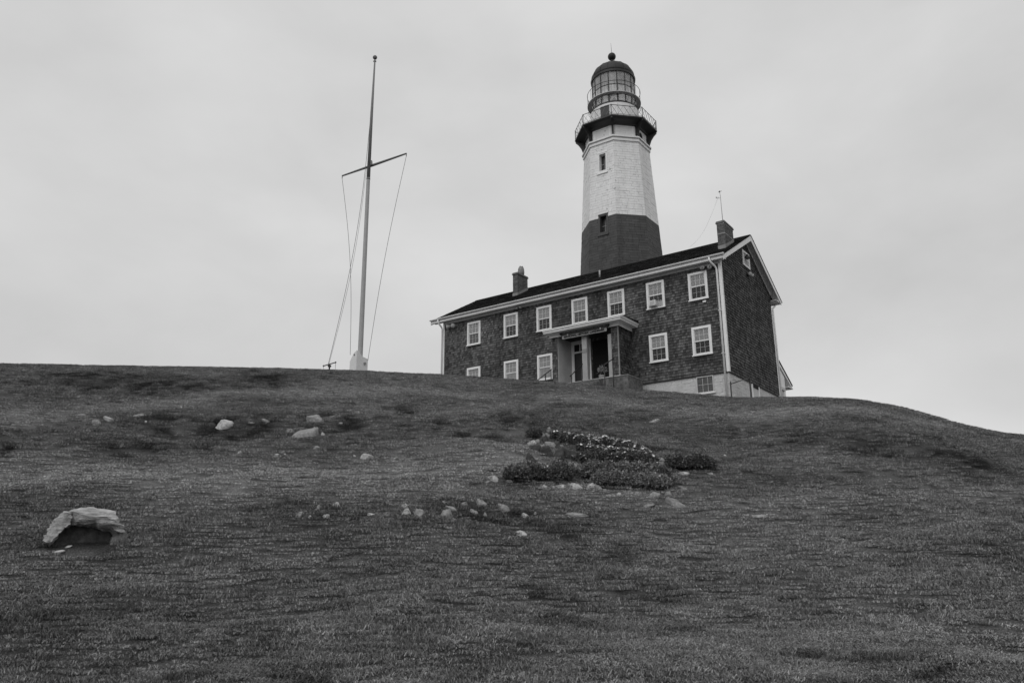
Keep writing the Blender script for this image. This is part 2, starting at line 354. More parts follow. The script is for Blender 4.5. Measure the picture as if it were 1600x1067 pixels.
b = MB(); shingles(b, (0, HD, 0), -EX, EY, HL, HT - .1, expo=.3, wmin=.3, wmax=.6); b.build('rear_shingles', 'shingle_gable', house, kind='stuff')

def blocks(b, O, u, n, v, ulen, vlen, course, wmin, wmax, joint, depth, rr, ragged=.006, skip=None, taper=None):
    z = 0.0
    while z < vlen - .01:
        c = min(course, vlen - z); s = -rr.uniform(0, wmax * .7)
        while s < ulen:
            w = rr.uniform(wmin, wmax); a0, a1 = max(s, 0), min(s + w, ulen); s += w
            if a1 - a0 < joint * 3: continue
            j = joint / 2; e = rr.uniform(-ragged, ragged); pc = [(a0, a1, z, z + c)]
            if skip:
                h0, h1, k0, k1 = skip
                if a1 > h0 and a0 < h1 and z + c > k0 and z < k1:
                    pc = [q for q in ((a0, h0, z, z + c), (h1, a1, z, z + c), (max(a0, h0), min(a1, h1), z, k0), (max(a0, h0), min(a1, h1), k1, z + c)) if q[1] - q[0] > .04 and q[3] - q[2] > .04]
            for q0, q1, q2, q3 in pc: b.frame_box(O, u, v, n, q0 + j, q1 - j, q2 + j, q3 - j, -depth, e)
        z += course
rr = random.Random(11)
b = MB()
blocks(b, Vector((-HL, 0, -2.5)), EX, -EY, EZ, HL, 2.5, .17, .18, .42, .005, .055, rr, .007, skip=(HL - 1.70, HL - .80, 1.60, 2.6))
blocks(b, Vector((0, 0, -2.5)), EY, EX, EZ, HD, 2.5, .17, .18, .42, .005, .055, rr, .007, skip=(3.12, 4.28, -1, 2.6))
b.build('foundation_blocks', 'found', found, kind='stuff')
b = MB(); b.box(-HL - .03, .03, -.045, -.001, -.05, .012); b.box(.001, .045, -.045, HD, -.05, .012); b.build('base_board', 'sheathing', house)

# roof
roof = MB()
for sgn, ye in ((-1, -.45), (1, 8.75)):
    p0, p1 = Vector((0, ye, RZ - SL * abs(ye - RY))), Vector((0, RY, RZ))
    nn = Vector((0, sgn * SL, 1)).normalized() * .11
    roof.prism([Vector((-18.95, p.y, p.z)) for p in (p0, p1)] + [Vector((-18.95, p.y, p.z)) - nn for p in (p1, p0)], (19.32, 0, 0))
roof = roof.build('roof', 'roof', house)
for sgn, ye in ((-1, -.50), (1, 8.80)):
    b = MB(); ll = math.hypot(RY - ye, SL * (RY - ye)); v = Vector((0, -sgn, SL)).normalized(); n = Vector((0, sgn * SL, 1)).normalized()
    if sgn < 0: shingles(b, (-18.98, ye, RZ - SL * abs(ye - RY)), EX, n, 19.38, ll - .02, v=v, expo=.15, wmin=.25, wmax=.4, thick=.022)
    else: shingles(b, (.4, ye, RZ - SL * abs(ye - RY)), -EX, n, 19.38, ll - .02, v=v, expo=.3, wmin=.5, wmax=.8, thick=.022)
    b.build('roof_shingles', 'roof', roof, kind='stuff')
b = MB(); x = -18.95
while x < .36:
    x1 = min(x + rng.uniform(.28, .34), .37)
    b.prism([Vector((x, RY - .13, RZ - .045)), Vector((x, RY, RZ + .05)), Vector((x, RY + .13, RZ - .045)), Vector((x, RY, RZ + .012))], (x1 - x - .006, 0, 0)); x = x1
b.build('ridge_caps', 'roof', roof, kind='stuff')
# white roof trim: soffits, gutters, rake boards
MB().box(-18.9, .33, -.40, -.002, 5.76, 5.79).build('soffit', 'white_trim', house)
MB().box(-18.9, .33, HD + .002, 8.72, 5.70, 5.73).build('soffit', 'white_trim', house)
MB().box(-18.92, .345, -.44, -.403, 5.70, 5.93).build('fascia', 'white_trim', house, bevel=.006)
MB().box(-HL, 0, -.075, -.028, 5.60, 5.757).build('frieze_board', 'grey_paint', house)
MB().box(-18.92, .345, 8.70, 8.74, 5.64, 5.82).build('fascia', 'white_trim', house)
def gutter(y, z, sg):
    pr = []
    for k in range(9):
        a_ = math.pi * k / 8; pr.append((y - .065 * math.cos(a_), z - .075 * math.sin(a_)))
    inner = [(y - .055 * math.cos(math.pi * k / 8), z - .065 * math.sin(math.pi * k / 8)) for k in range(8, -1, -1)]
    prof = pr + inner; g = None; x = -18.97; xs = []
    while x < .4:
        x1 = min(x + 1.22, .40); xs.append((x, x1)); x = x1
    for x0, x1 in xs:
        g = MB().prism([Vector((x0, yy, zz)) for yy, zz in prof], (x1 - x0 - .003, 0, 0)).build('gutter', 'white_trim', house)
        MB().box(x1 - .02, x1 + .015, y - .074, y + .05, z - .084, z + .012).build('gutter_strap', 'grey_paint', g)
gutter(-.51, 5.93, -1); gutter(8.81, 5.83, 1)
for xo, xi in ((.345, .375), (-18.955, -18.925)):
    for sgn, ye in ((-1, -.46), (1, 8.76)):
        z0 = RZ - SL * abs(ye - RY) - .03; p = [Vector((xo, ye, z0)), Vector((xo, RY, RZ - .03)), Vector((xo, RY, RZ - .34)), Vector((xo, ye, z0 - .25))]
        MB().prism(p, (xi - xo, 0, 0)).build('rake_board', 'white_trim', house, bevel=.004)
for x0, x1 in ((.003, .34), (-18.92, -HL - .003)):
    for sgn, ye in ((-1, -.42), (1, 8.72)):
        za = RZ - SL * abs(ye - RY) - .19; p = [Vector((x0, ye, za)), Vector((x0, RY, RZ - .19)), Vector((x0, RY, RZ - .215)), Vector((x0, ye, za - .025))]
        MB().prism(p, (x1 - x0, 0, 0)).build('rake_soffit', 'grey_paint', house)
for sgn, ye in ((-1, -.02), (1, HD)):               # frieze board under the rake, on the gable face
    za = RZ - SL * abs(ye - RY) - .22; p = [Vector((.03, ye, za)), Vector((.03, RY, RZ - .22)), Vector((.03, RY, RZ - .36)), Vector((.03, ye, za - .14))]
    MB().prism(p, (.025, 0, 0)).build('gable_frieze', 'grey_paint' if sgn < 0 else 'white_trim', house)
for ye in (-.42, 8.35):                            # boxed eave ends
    MB().box(.06, .335, ye, ye + .36, 5.72, 5.90).build('eave_return', 'white_trim', house, bevel=.005)
# corner boards and downspouts
MB().box(-.10, .03, -.055, -.026, .0, 5.75).box(.027, .052, -.055, .10, .0, 5.80).build('corner_board', 'white_trim', house, bevel=.004)
MB().box(-HL - .03, -HL + .09, -.055, -.026, -.9, 5.75).build('corner_board', 'white_trim', house, bevel=.004)
MB().box(.027, .05, HD - .10, HD + .03, 0, 5.3).build('corner_board', 'white_trim', house, bevel=.004)
def spout(pts, r=.05):
    MB().tube([Vector(p) for p in pts], r, 10).build('downspout', 'white_trim', house, smooth=True)
spout([(-.36, -.51, 5.85), (-.36, -.51, 5.68), (-.20, -.17, 5.42), (-.165, -.115, 5.30), (-.165, -.115, -1.9)])
spout([(-18.3, -.51, 5.85), (-18.28, -.51, 5.66), (-18.27, -.17, 5.42), (-18.27, -.12, 5.30), (-18.27, -.12, -1.0)], .055)
spout([(.02, 8.72, 5.7), (.04, 8.5, 5.5), (.06, HD + .16, 5.3), (.06, HD + .13, 5.1), (.06, HD + .13, -1.9)], .055)
for z in (.9, 3.1): MB().box(-.24, -.09, -.175, -.05, z, z + .05).build('downspout_strap', 'grey_paint', house)

# windows
def quad_frame(b, x0, x1, z0, z1, t, y0, y1, bot=None):
    bt = t if bot is None else bot
    b.box(x0, x1, y0, y1, z1 - t, z1); b.box(x0, x1, y0, y1, z0, z0 + bt); b.box(x0, x0 + t, y0, y1, z0 + bt, z1 - t); b.box(x1 - t, x1, y0, y1, z0 + bt, z1 - t)
pane_mesh = MB().box(-.102, .102, -.002, .002, -.115, .115).mesh('pane', 'glass')
def make_window(x, z, low):
    ww, hh = WW, WH; w = MB(); quad_frame(w, -ww / 2, ww / 2, 0, hh, .105, -.085, -.004, .085)
    w = w.build('window', 'white_trim', house, bevel=.006); w.location = (x, 0, z)
    t = MB(); quad_frame(t, -ww / 2 + .09, ww / 2 - .09, .07, hh - .09, .035, -.10, -.086); t.build('frame', 'white_trim', w)
    MB().box(-ww / 2 - .03, ww / 2 + .03, -.135, -.087, -.012, .05).build('sill', 'white_trim', w, bevel=.005)
    x0, x1 = -ww / 2 + .106, ww / 2 - .106; zm = hh / 2 + .0
    for nm, z0, z1, y0 in (('upper', zm - .02, hh - .107, -.055), ('lower', .087, zm + .018, -.03)):
        s = MB(); quad_frame(s, x0, x1, z0, z1, .05, y0, y0 + .022)
        cw = (x1 - x0 - .1) / 3; ch = (z1 - z0 - .1) / 2
        sa = s.build('sash', 'white_trim', w)
        mu = MB()
        for k in (1, 2): mu.box(x0 + .05 + cw * k - .007, x0 + .05 + cw * k + .007, y0 + .002, y0 + .018, z0 + .05, z1 - .05)
        mu.box(x0 + .05, x1 - .05, y0 + .004, y0 + .016, z0 + .05 + ch - .007, z0 + .05 + ch + .007); mu.build('muntin', 'white_trim' if nm == 'upper' else 'grey_paint', w)
        for i in range(3):
            for j in range(2): put('pane', pane_mesh, w, loc=(x0 + .05 + cw * (i + .5), y0 + .010, z0 + .05 + ch * (j + .5)))
        m_ = 'curtain' if nm == 'upper' else {'l': 'curtain', 'm': 'curtain_dim', 'd': 'dark_room'}[low]
        MB().box(x0, x1, -.008 if nm == 'lower' else -.020, -.005 if nm == 'lower' else -.014, z0 + .01, z1 - .01).build('window_shade', m_, w)
    return w
for x, lo in zip(WX, 'mddmddd'): make_window(x, ZU, lo)
for i, lo in ((0, 'l'), (1, 'l'), (2, 'l'), (5, 'd'), (6, 'd')): make_window(WX[i], ZL, lo)
# basement window
w = MB(); quad_frame(w, -1.70, -.80, -.90, -.055, .05, -.03, .05); bw = w.build('basement_window', 'grey_paint', house)
MB().box(-1.75, -.75, -.09, .0, -.96, -.90).build('sill', 'white_trim', bw)
mu = MB()
for k in (1, 2): mu.box(-1.65 + .27 * k - .009, -1.65 + .27 * k + .009, .0, .02, -.85, -.105)
mu.box(-1.65, -.85, .002, .018, -.485, -.467); mu.build('muntin', 'grey_paint', bw)
for i in range(3):
    for j in range(2): MB().box(-1.65 + .267 * i + .01, -1.65 + .267 * (i + 1) - .01, .008, .012, -.85 + .37 * j + .01, -.85 + .37 * (j + 1) - .01).build('pane', 'glass', bw)
MB().box(-1.66, -.84, .035, .045, -.86, -.1).build('window_shade', 'curtain_dim', bw)
# small gable window
w = MB()
for y0, y1, z0, z1 in ((3.42, 4.50, 7.36, 7.48), (3.42, 4.50, 6.58, 6.68), (3.42, 3.54, 6.68, 7.36), (4.38, 4.50, 6.68, 7.36)): w.box(.03, .09, y0, y1, z0, z1)
gw = w.build('gable_window', 'white_trim', house, bevel=.006)
MB().box(.03, .045, 3.54, 4.38, 6.68, 7.36).build('louvre_board', 'curtain', gw)
MB().box(.045, .07, 3.54, 4.38, 7.0, 7.03).build('muntin', 'white_trim', gw)
MB().lathe([(.03, 7.30), (.16, 7.12), (.17, 7.06), (.05, 7.05)], 12, (.16, 3.9)).build('lamp_shade', 'black_iron', gw)
# basement door in the gable foundation
w = MB(); w.box(.0, .05, 3.12, 3.24, -2.3, -.06); w.box(.0, .05, 4.16, 4.28, -2.3, -.06); bd = w.build('basement_door', 'white_trim', house)
MB().box(-.05, .0, 3.24, 4.16, -2.3, -.2).build('door_leaf', 'grey_paint', bd); MB().box(-.04, .04, 3.24, 4.16, -.2, -.06).build('transom', 'dark_room', bd)

# rear lean-to
lt = MB()
ly0, ly1 = HD + .003, 10.02
lt.prism([Vector((-.25, ly0, -2.5)), Vector((-.25, ly1, -2.5)), Vector((-.25, ly1, 1.55)), Vector((-.25, ly0, 2.55))], (-5.0, 0, 0)); lean = lt.build('lean_to', 'white_trim', house)
MB().prism([Vector((-.17, ly0, 3.0)), Vector((-.17, 11.33, 1.30)), Vector((-.17, 11.33, 1.22)), Vector((-.17, ly0, 2.9))], (-5.6, 0, 0)).build('roof', 'roof', lean)
MB().prism([Vector((-.20, ly0, 2.89)), Vector((-.20, 11.3, 1.215)), Vector((-.20, 11.3, 1.08)), Vector((-.20, ly0, 2.62))], (-.40, 0, 0)).build('rake_board', 'white_trim', lean)
MB().box(-5.7, -.18, 10.5, 11.38, 1.04, 1.10).build('soffit', 'white_trim', lean)
MB().box(-.24, -.20, 9.15, 9.5, -1.2, .62).build('door', 'grey_paint', lean); MB().box(-.20, -.12, 8.6, 9.6, .62, .78).build('door_hood', 'grey_paint', lean)
for z0, z1 in ((4.4, 5.1), (2.9, 3.9)): MB().box(-.5, .02, HD + .05, HD + .30, z0, z1).build('rear_window_trim', 'white_trim', house, bevel=.01)

# chimneys
def chimney(x0, x1, y0, y1, zt, pot):
    zb = RZ - SL * abs(y0 - RY) - .25
    c = MB().box(x0 + .012, x1 - .012, y0 + .012, y1 - .012, zb, zt - .02).build('chimney', 'brick_mortar', house)
    b = MB(); r_ = random.Random(4)
    for O, u, n, ln in ((Vector((x0, y0, zb)), EX, -EY, x1 - x0), (Vector((x1, y0, zb)), EY, EX, y1 - y0), (Vector((x1, y1, zb)), -EX, EY, x1 - x0), (Vector((x0, y1, zb)), -EY, -EX, y1 - y0)):
        blocks(b, O, u, n, EZ, ln, zt - zb - .12, .075, .18, .22, .012, .025, r_, .003)
    b.build('bricks', 'brick', c, kind='stuff')
    MB().box(x0 - .045, x1 + .045, y0 - .045, y1 + .045, zt - .12, zt - .04).box(x0 - .02, x1 + .02, y0 - .02, y1 + .02, zt - .04, zt + .02).build('chimney_cap', 'brick', c, bevel=.01)
    fl = MB(); r_ = .30
    for side in (x0 - .012, x1 + .004): fl.prism([Vector((side, y0 - .03, zb + .1)), Vector((side, y1 + .02, RZ - SL * abs(y1 - RY) - .05)), Vector((side, y1 + .02, RZ - SL * abs(y1 - RY) + .2)), Vector((side, y0 - .03, zb + .44))], (.008, 0, 0))
    fl.box(x0 - .012, x1 + .012, y0 - .03, y0 - .008, zb + .1, zb + .44); fl.build('flashing', 'lead', c)
    if pot:
        px_, py_ = (x0 + x1) / 2, (y0 + y1) / 2 + .1
        p = MB().lathe([(.19, zt + .01), (.22, zt + .2), (.20, zt + .42), (.16, zt + .56), (.13, zt + .56), (.14, zt + .3)], 14, (px_, py_)).build('chimney_pot', 'clay', c, smooth=True)
        MB().box(px_ - .13, px_ + .13, py_ - .03, py_ + .03, zt + .56, zt + .62).box(px_ - .03, px_ + .03, py_ - .13, py_ + .13, zt + .56, zt + .625).build('pot_hood', 'black_iron', c)
    else:
        b = MB()
        for z in (zt - .16, zt - .72): b.box(x0 - .006, x1 + .006, y0 - .006, y1 + .006, z, z + .022)
        b.build('mortar_band', 'found', c)
    return c
chimney(-.55, -.13, 1.48, 2.78, 8.53, False); chimney(-14.32, -13.95, 2.08, 3.22, 8.86, True)
MB().tube([(-7.73, 1.52, 6.95), (-7.73, 1.52, 7.42)], .05, 10).build('vent_pipe', 'horn', house, smooth=True)

# porch
porch = MB().box(-9.25, -5.05, -1.60, -.03, -2.2, .17).build('porch', 'concrete', house)
MB().box(-9.3, -5.02, -1.66, -.03, .173, .24).build('floor', 'concrete_pale', porch, bevel=.01)
MB().box(-9.20, -8.88, -1.43, -1.20, .243, 2.92).build('pier', 'sheathing', porch)
MB().box(-5.58, -5.16, -1.43, -1.20, .243, 2.92).build('pier', 'sheathing', porch)
MB().box(-5.28, -5.16, -1.195, -.03, .243, 2.92).build('side_wall', 'sheathing', porch); MB().box(-9.18, -9.07, -1.195, -.03, .243, 2.92).build('side_wall', 'sheathing', porch)
b = MB()
shingles(b, (-9.20, -1.43, .25), EX, -EY, .32, 2.66, wmin=.1, wmax=.16); shingles(b, (-5.58, -1.43, .25), EX, -EY, .42, 2.66, wmin=.1, wmax=.17)
b.build('shingles', 'shingle', porch, kind='stuff')
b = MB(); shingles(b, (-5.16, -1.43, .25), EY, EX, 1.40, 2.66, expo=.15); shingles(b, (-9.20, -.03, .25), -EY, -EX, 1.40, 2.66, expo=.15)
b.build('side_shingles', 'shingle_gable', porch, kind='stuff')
MB().box(-5.20, -5.135, -1.475, -1.44, .243, 2.92).build('corner_board', 'walk_iron', porch)
MB().box(-7.50, -5.72, -.045, -.029, .245, 2.75).build('porch_shade_panel', 'dark_room', porch)  # dark sheet added on the back wall, standing in for the porch shade
MB().box(-8.875, -8.855, -1.42, -.04, .245, 2.92).build('inner_panel', 'grey_paint', porch)
MB().box(-9.065, -8.88, -1.195, -.04, .245, 2.92).build('inner_wall', 'grey_paint', porch)
MB().box(-5.80, -5.585, -1.43, -1.22, .245, 2.55).build('pier_casing', 'porch_paint', porch, bevel=.01)
MB().box(-5.95, -5.585, -1.38, -1.26, 2.56, 2.90).build('lantern_box', 'dark_room', porch)
post = MB().box(-7.37, -7.06, -1.43, -1.15, .245, 2.92).build('post', 'porch_paint', porch, bevel=.012)
MB().box(-7.40, -7.03, -1.46, -1.12, .245, .36).build('post_base', 'porch_paint', post); MB().box(-7.35, -7.08, -1.455, -1.432, 1.78, 1.98).build('plaque', 'walk_iron', post)
MB().box(-9.25, -5.10, -1.48, -.03, 2.923, 3.03).build('ceiling', 'sheathing', porch)
MB().box(-9.32, -5.06, -1.55, -1.50, 2.88, 3.037).box(-5.09, -5.06, -1.497, -.03, 2.88, 3.037).box(-9.32, -9.29, -1.497, -.03, 2.88, 3.037).build('frieze', 'white_trim', porch)
pr_ = MB().box(-9.42, -4.72, -2.0, -.03, 3.04, 3.12).build('roof', 'white_trim', porch, bevel=.01)
MB().box(-9.45, -4.69, -2.04, -.03, 3.123, 3.18).build('cornice_board', 'white_trim', pr_, bevel=.01)
MB().box(-9.48, -4.66, -2.07, -.03, 3.183, 3.25).build('cornice_board', 'white_trim', pr_, bevel=.012)
MB().prism([Vector((-9.47, -2.06, 3.253)), Vector((-9.47, -.03, 3.42)), Vector((-9.47, -.03, 3.253))], (4.80, 0, 0)).build('roof_deck', 'roof', pr_)
d = MB(); d.box(-8.84, -8.66, -.07, -.025, .245, 2.93); d.box(-7.80, -7.60, -.07, -.025, .245, 2.93); d.box(-8.66, -7.80, -.07, -.025, 2.72, 2.93); d.box(-8.66, -7.80, -.07, -.025, 2.22, 2.32)
door = d.build('door', 'white_trim', house, bevel=.006)
MB().box(-8.66, -7.80, -.045, -.028, .25, 2.22).build('door_leaf', 'door_dark', door); MB().box(-8.66, -7.80, -.035, -.028, 2.32, 2.72).build('transom_pane', 'dark_room', door)
MB().box(-8.32, -8.27, -.05, -.036, 2.32, 2.72).box(-8.0, -7.96, -.05, -.036, 2.32, 2.72).build('transom_bar', 'white_trim', door)
MB().box(-8.60, -8.56, -.10, -.05, 1.2, 1.26).build('handle', 'lead', door)
for k in range(6): MB().box(-8.9, -5.92, -2.0 - .28 * (k + 1), -2.0 - .28 * k - .001 + (.075 if k == 0 else 0), -2.2, .05 - .165 * k).build('step', 'concrete', porch, bevel=.012)
MB().box(-5.92, -4.45, -1.95, -.35, -2.3, .10).build('stoop_block', 'concrete', porch, bevel=.02)
MB().box(-5.94, -4.43, -1.97, -.35, .103, .135).build('stoop_cap', 'concrete_pale', porch, bevel=.01)

# handrails (each fixed to the ground by itself)
def rail(name_label, x, top, bot, posts, r=.028):
    e = empty('handrail', hw(x, top[0], -.8), YAW); tag(e, name_label, 'handrail', 'black iron handrails by the porch steps')
    def loc(y, z): return Vector((0, y - top[0], z + .8))
    MB().tube([loc(*top), loc(*bot)], r, 8).build('rail', 'black_iron', e, smooth=True)
    for y, zt_ in posts: MB().tube([loc(y, zt_), loc(y, -1.1)], r * .95, 8).build('post', 'black_iron', e, smooth=True)
    return e
def zl(t, b_, y): return t[1] + (b_[1] - t[1]) * (y - t[0]) / (b_[0] - t[0])
for lab, x, t_, b_, ys in (('black iron handrail in front of the lower window left of the porch', -8.97, (-1.95, 1.03), (-3.3, .20), (-2.0, -2.55)),
                           ('black iron handrail rising in front of the dark front door', -7.05, (-1.95, 1.03), (-3.25, .14), (-2.05, -3.1)),
                           ('black iron handrail at the right side of the porch steps, beside the right pier', -5.2, (-1.95, 1.07), (-3.1, .47), (-2.1, -3.0))):
    rail(lab, x, t_, b_, [(y, zl(t_, b_, y)) for y in ys])
e = empty('handrail', hw(.7, -1.0, -1.9), YAW); tag(e, 'thin black pipe rail on two posts in front of the right gable foundation', 'handrail')
g0 = Vector((.7, -1.0, -1.9)); Q = lambda x, y, z: Vector((x, y, z)) - g0
MB().tube([Q(.7, -1.86, -1.03), Q(.7, .8, -.27)], .022, 8).build('rail', 'black_iron', e, smooth=True)
MB().tube([Q(.7, -1.90, -.94), Q(.7, -1.90, -2.4)], .035, 8).build('post', 'black_iron', e, smooth=True); MB().tube([Q(.7, .84, -.12), Q(.7, .84, -2.4)], .04, 8).build('post', 'black_iron', e, smooth=True)

# signs over the porch
SGU = 0.0
def lettering(text, size, m_, parent, loc, sx=1.0):
    cu = bpy.data.curves.new('lettering', 'FONT'); cu.body = text; cu.size = size; cu.extrude = .004; cu.align_x = 'CENTER'; cu.align_y = 'CENTER'; cu.offset = .011
    t = bpy.data.objects.new('tmp', cu); col.objects.link(t); me = bpy.data.meshes.new_from_object(t.evaluated_get(bpy.context.evaluated_depsgraph_get())); bpy.data.objects.remove(t)
    me.name = 'lettering'; me.materials.clear(); me.materials.append(M[m_]); wd = max(v.co.x for v in me.vertices) - min(v.co.x for v in me.vertices)
    o = put('lettering', me, parent, loc=loc); o.rotation_euler = (math.pi / 2, 0, 0); o.scale = (sx / wd, 1, 1); return o
s1 = empty('sign', hw(-7.08, -1.66, 3.0 + SGU), YAW); tag(s1, 'dark carved name board, the upper sign hanging across the porch front', 'sign')
def board(L_, h, end):
    pts = [Vector((-L_ / 2 + end, 0, -h / 2)), Vector((L_ / 2 - end, 0, -h / 2)), Vector((L_ / 2 - end * .4, 0, -h * .3)), Vector((L_ / 2, 0, 0)), Vector((L_ / 2 - end * .4, 0, h * .3)), Vector((L_ / 2 - end, 0, h / 2)),
           Vector((-L_ / 2 + end, 0, h / 2)), Vector((-L_ / 2 + end * .4, 0, h * .3)), Vector((-L_ / 2, 0, 0)), Vector((-L_ / 2 + end * .4, 0, -h * .3))]
    return MB().prism(pts, (0, .05, 0))
board(3.08, .27, .14).build('board', 'sign_dark', s1, bevel=.008); lettering('MONTAUK LIGHTHOUSE MUSEUM', .19, 'letter_dim', s1, (0, -.006, -.01), 2.6)
s2 = empty('sign', hw(-7.08, -1.66, 2.76 + SGU), YAW); tag(s2, 'pale grey NATIONAL HISTORIC LANDMARK board, the lower sign across the porch front', 'sign')
board(2.74, .20, .03).build('board', 'sign_grey', s2, bevel=.006); lettering('NATIONAL HISTORIC LANDMARK', .165, 'letter_dark', s2, (0, -.006, 0), 2.5)
for x in (-1.0, 1.0): MB().box(x - .04, x + .04, -.02, .02, .08, .13).build('bracket', 'white_trim', s2)

# things fixed to the house
ac = empty('air_conditioner', hw(-3.59, -.09, 3.97), YAW); tag(ac, 'pale air conditioner set in the lower sash of an upper window, second from the right', 'air conditioner')
MB().box(-.28, .13, -.30, 0, 0, .30).build('case', 'ac', ac, bevel=.015)
for k in range(4): MB().box(-.20, .06, -.306, -.300, .06 + k * .055, .07 + k * .055).build('grille_slat', 'ac_grill', ac)
MB().box(.14, .38, -.03, 0, 0, .27).build('side_panel', 'curtain', ac); MB().box(-.38, -.29, -.03, 0, 0, .27).build('side_panel', 'curtain', ac)
def horn(x, y, z, lab, r=.13):
    e = empty('loudspeaker', hw(x, y, z), YAW); tag(e, lab, 'loudspeaker', 'round horns under the eave')
    q = MB().lathe([(r, 0), (r * .96, .02), (r * .6, .10), (r * .35, .18), (r * .3, .26)], 18).build('horn', 'horn', e, smooth=True); q.rotation_euler = (R(90), 0, 0); q.location = (0, -.1, 0)
    q.rotation_euler = (R(-90), 0, 0)
    q2 = MB().lathe([(r * .35, 0), (r * .1, -.03)], 12).build('cone', 'black_iron', e, smooth=True); q2.rotation_euler = (R(-90), 0, 0); q2.location = (0, -.09, 0)
    MB().box(-.02, .02, .06, .12, -.02, .15).build('bracket', 'black_iron', e)
horn(-.86, -.15, 5.50, 'left one of the two round horns under the eave at the right corner'); horn(-.47, -.15, 5.46, 'right one of the two round horns under the eave at the right corner')
def flood(P_, lab, rz=0.0, s=1.0, n=2):
    e = empty('floodlight', P_, YAW + rz); tag(e, lab, 'floodlight')
    MB().box(-.04 * s, .04 * s, -.04, 0, -.06 * s, .06 * s).build('bracket', 'black_iron', e)
    for k in range(n):
        sg = (-1, 1)[k]; q = MB().lathe([(.04, 0), (.06, .06), (.085, .16), (.08, .17)], 14).build('lamp_head', 'horn', e, smooth=True)
        q.rotation_euler = (R(105), 0, R(38 * sg)); q.location = (.05 * sg * s, -.05, 0); q.scale = (s, s, s)
flood(hw(-17.5, -.03, 5.40), 'twin floodlight on the shingles at the top left corner of the house', s=1.7)
flood(hw(.03, 4.1, 6.2), 'twin floodlight in the middle of the right gable under the small window', R(90), s=1.4)
flood(hw(-12.3, -.05, 5.62), 'small dark floodlight tucked under the eave left of the lighthouse', s=1.0)
jb = MB().box(-.09, .09, -.04, 0, -.05, .05).build('junction_box', 'white_trim', bevel=.006); jb.location = hw(-.95, -.03, 3.76); jb.rotation_euler = (0, 0, YAW); tag(jb, 'little pale box on the shingles under the rightmost upper window', 'box')
for k, (x, z, lab) in enumerate(((-17.98, 1.95, 'upper'), (-17.98, 1.62, 'lower'))):
    o = MB().box(-.05, .05, -.05, 0, -.06, .06).build('wall_bracket', 'white_trim', bevel=.008); o.location = hw(x, -.03, z); o.rotation_euler = (0, 0, YAW)
    tag(o, lab + ' small white bracket low on the left corner of the shingled front', 'bracket', 'small white brackets at the left corner')
vp = MB().tube([(0, 0, -1.6), (0, 0, .1), (.0, .08, .2), (.0, .2, .2), (0, .26, .1)], .05, 10).build('vent_pipe', 'horn', smooth=True); vp.location = hw(.25, 6.9, -.35); vp.rotation_euler = (0, 0, YAW)
tag(vp, 'short bent pipe standing at the far end of the right gable foundation', 'pipe')
# weather mast on the right chimney
wm = empty('weather_mast', hw(-.42, 2.15, 8.55), YAW); tag(wm, 'thin weather mast with small vane on the right chimney', 'weather mast')
MB().tube([(0, 0, -.05), (-.02, 0, 1.75)], .018, 8).build('pole', 'horn', wm, smooth=True)
MB().tube([(-.02, 0, 1.75), (-.04, 0, 1.98)], .009, 6).tube([(-.02, 0, 1.62), (-.22, 0, 1.64), (-.22, 0, 1.72)], .009, 6).build('arm', 'black_iron', wm)
MB().tube([(-.12, 0, 1.99), (.07, 0, 2.01)], .014, 6).box(-.07, -.02, -.008, .008, 1.96, 2.05).build('vane', 'black_iron', wm)
b = MB()
for k in range(3):
    a_ = 2.1 * k + .4; c_ = Vector((-.22 + .07 * math.cos(a_), .07 * math.sin(a_), 1.70)); b.tube([(-.22, 0, 1.70), c_], .006, 5); b.lathe([(.005, c_.z - .02), (.025, c_.z), (.005, c_.z + .02)], 8, (c_.x, c_.y))
b.build('cup_wheel', 'black_iron', wm)
pts_ = [Vector((-.2, 0, 1.6)).lerp(Vector((-2.8, 2.05, .10)), t) - Vector((0, 0, .45 * math.sin(math.pi * t))) for t in [i / 14 for i in range(15)]]
MB().tube(pts_, .0035, 5).build('stay_wire', 'horn', wm)

# porch plant
def leaves(n, centres, size, seed, up=.25, shell=.72):
    """n small folded leaves through ellipsoids [(cx,cy,cz,rx,ry,rz)]"""
    r_ = np.random.RandomState(seed); C_ = np.array(centres, float); wgt = C_[:, 3] * C_[:, 4] + C_[:, 3] * C_[:, 5]; k = r_.choice(len(C_), n, p=wgt / wgt.sum())
    d = r_.normal(size=(n, 3)); d /= np.linalg.norm(d, axis=1)[:, None]; d[:, 2] = np.where(d[:, 2] < -.25, -d[:, 2], d[:, 2])
    rad = shell + (1 - shell) * r_.random(n) ** .6 + .17 * r_.normal(size=n) * (r_.random(n) < .3)
    lump = 1 + .14 * np.sin(d[:, 0] * 9 + k * 2.1) * np.sin(d[:, 1] * 8 + k) + .08 * np.sin(d[:, 2] * 14 + d[:, 0] * 11)
    p = C_[k, :3] + d * (rad * lump)[:, None] * C_[k, 3:6]
    t = d * .5 + r_.normal(size=(n, 3)) * .8 + np.array([0, 0, up]); t /= np.linalg.norm(t, axis=1)[:, None]
    s = np.cross(t, r_.normal(size=(n, 3))); s /= np.linalg.norm(s, axis=1)[:, None]; sz = size * r_.uniform(.6, 1.35, n)[:, None]
    nn = np.cross(t, s)
    v = np.stack([p, p + t * sz * .55 + s * sz * .26 + nn * sz * .08, p + t * sz * 1.05, p + t * sz * .55 - s * sz * .26 + nn * sz * .08], 1).reshape(-1, 3)
    f = np.arange(n * 4).reshape(n, 4)
    return v, f
def leaf_mesh(name, v, f, m_):
    me = bpy.data.meshes.new(name); me.from_pydata(v.tolist(), [], f.tolist()); me.materials.append(M[m_]); me.update(); return me
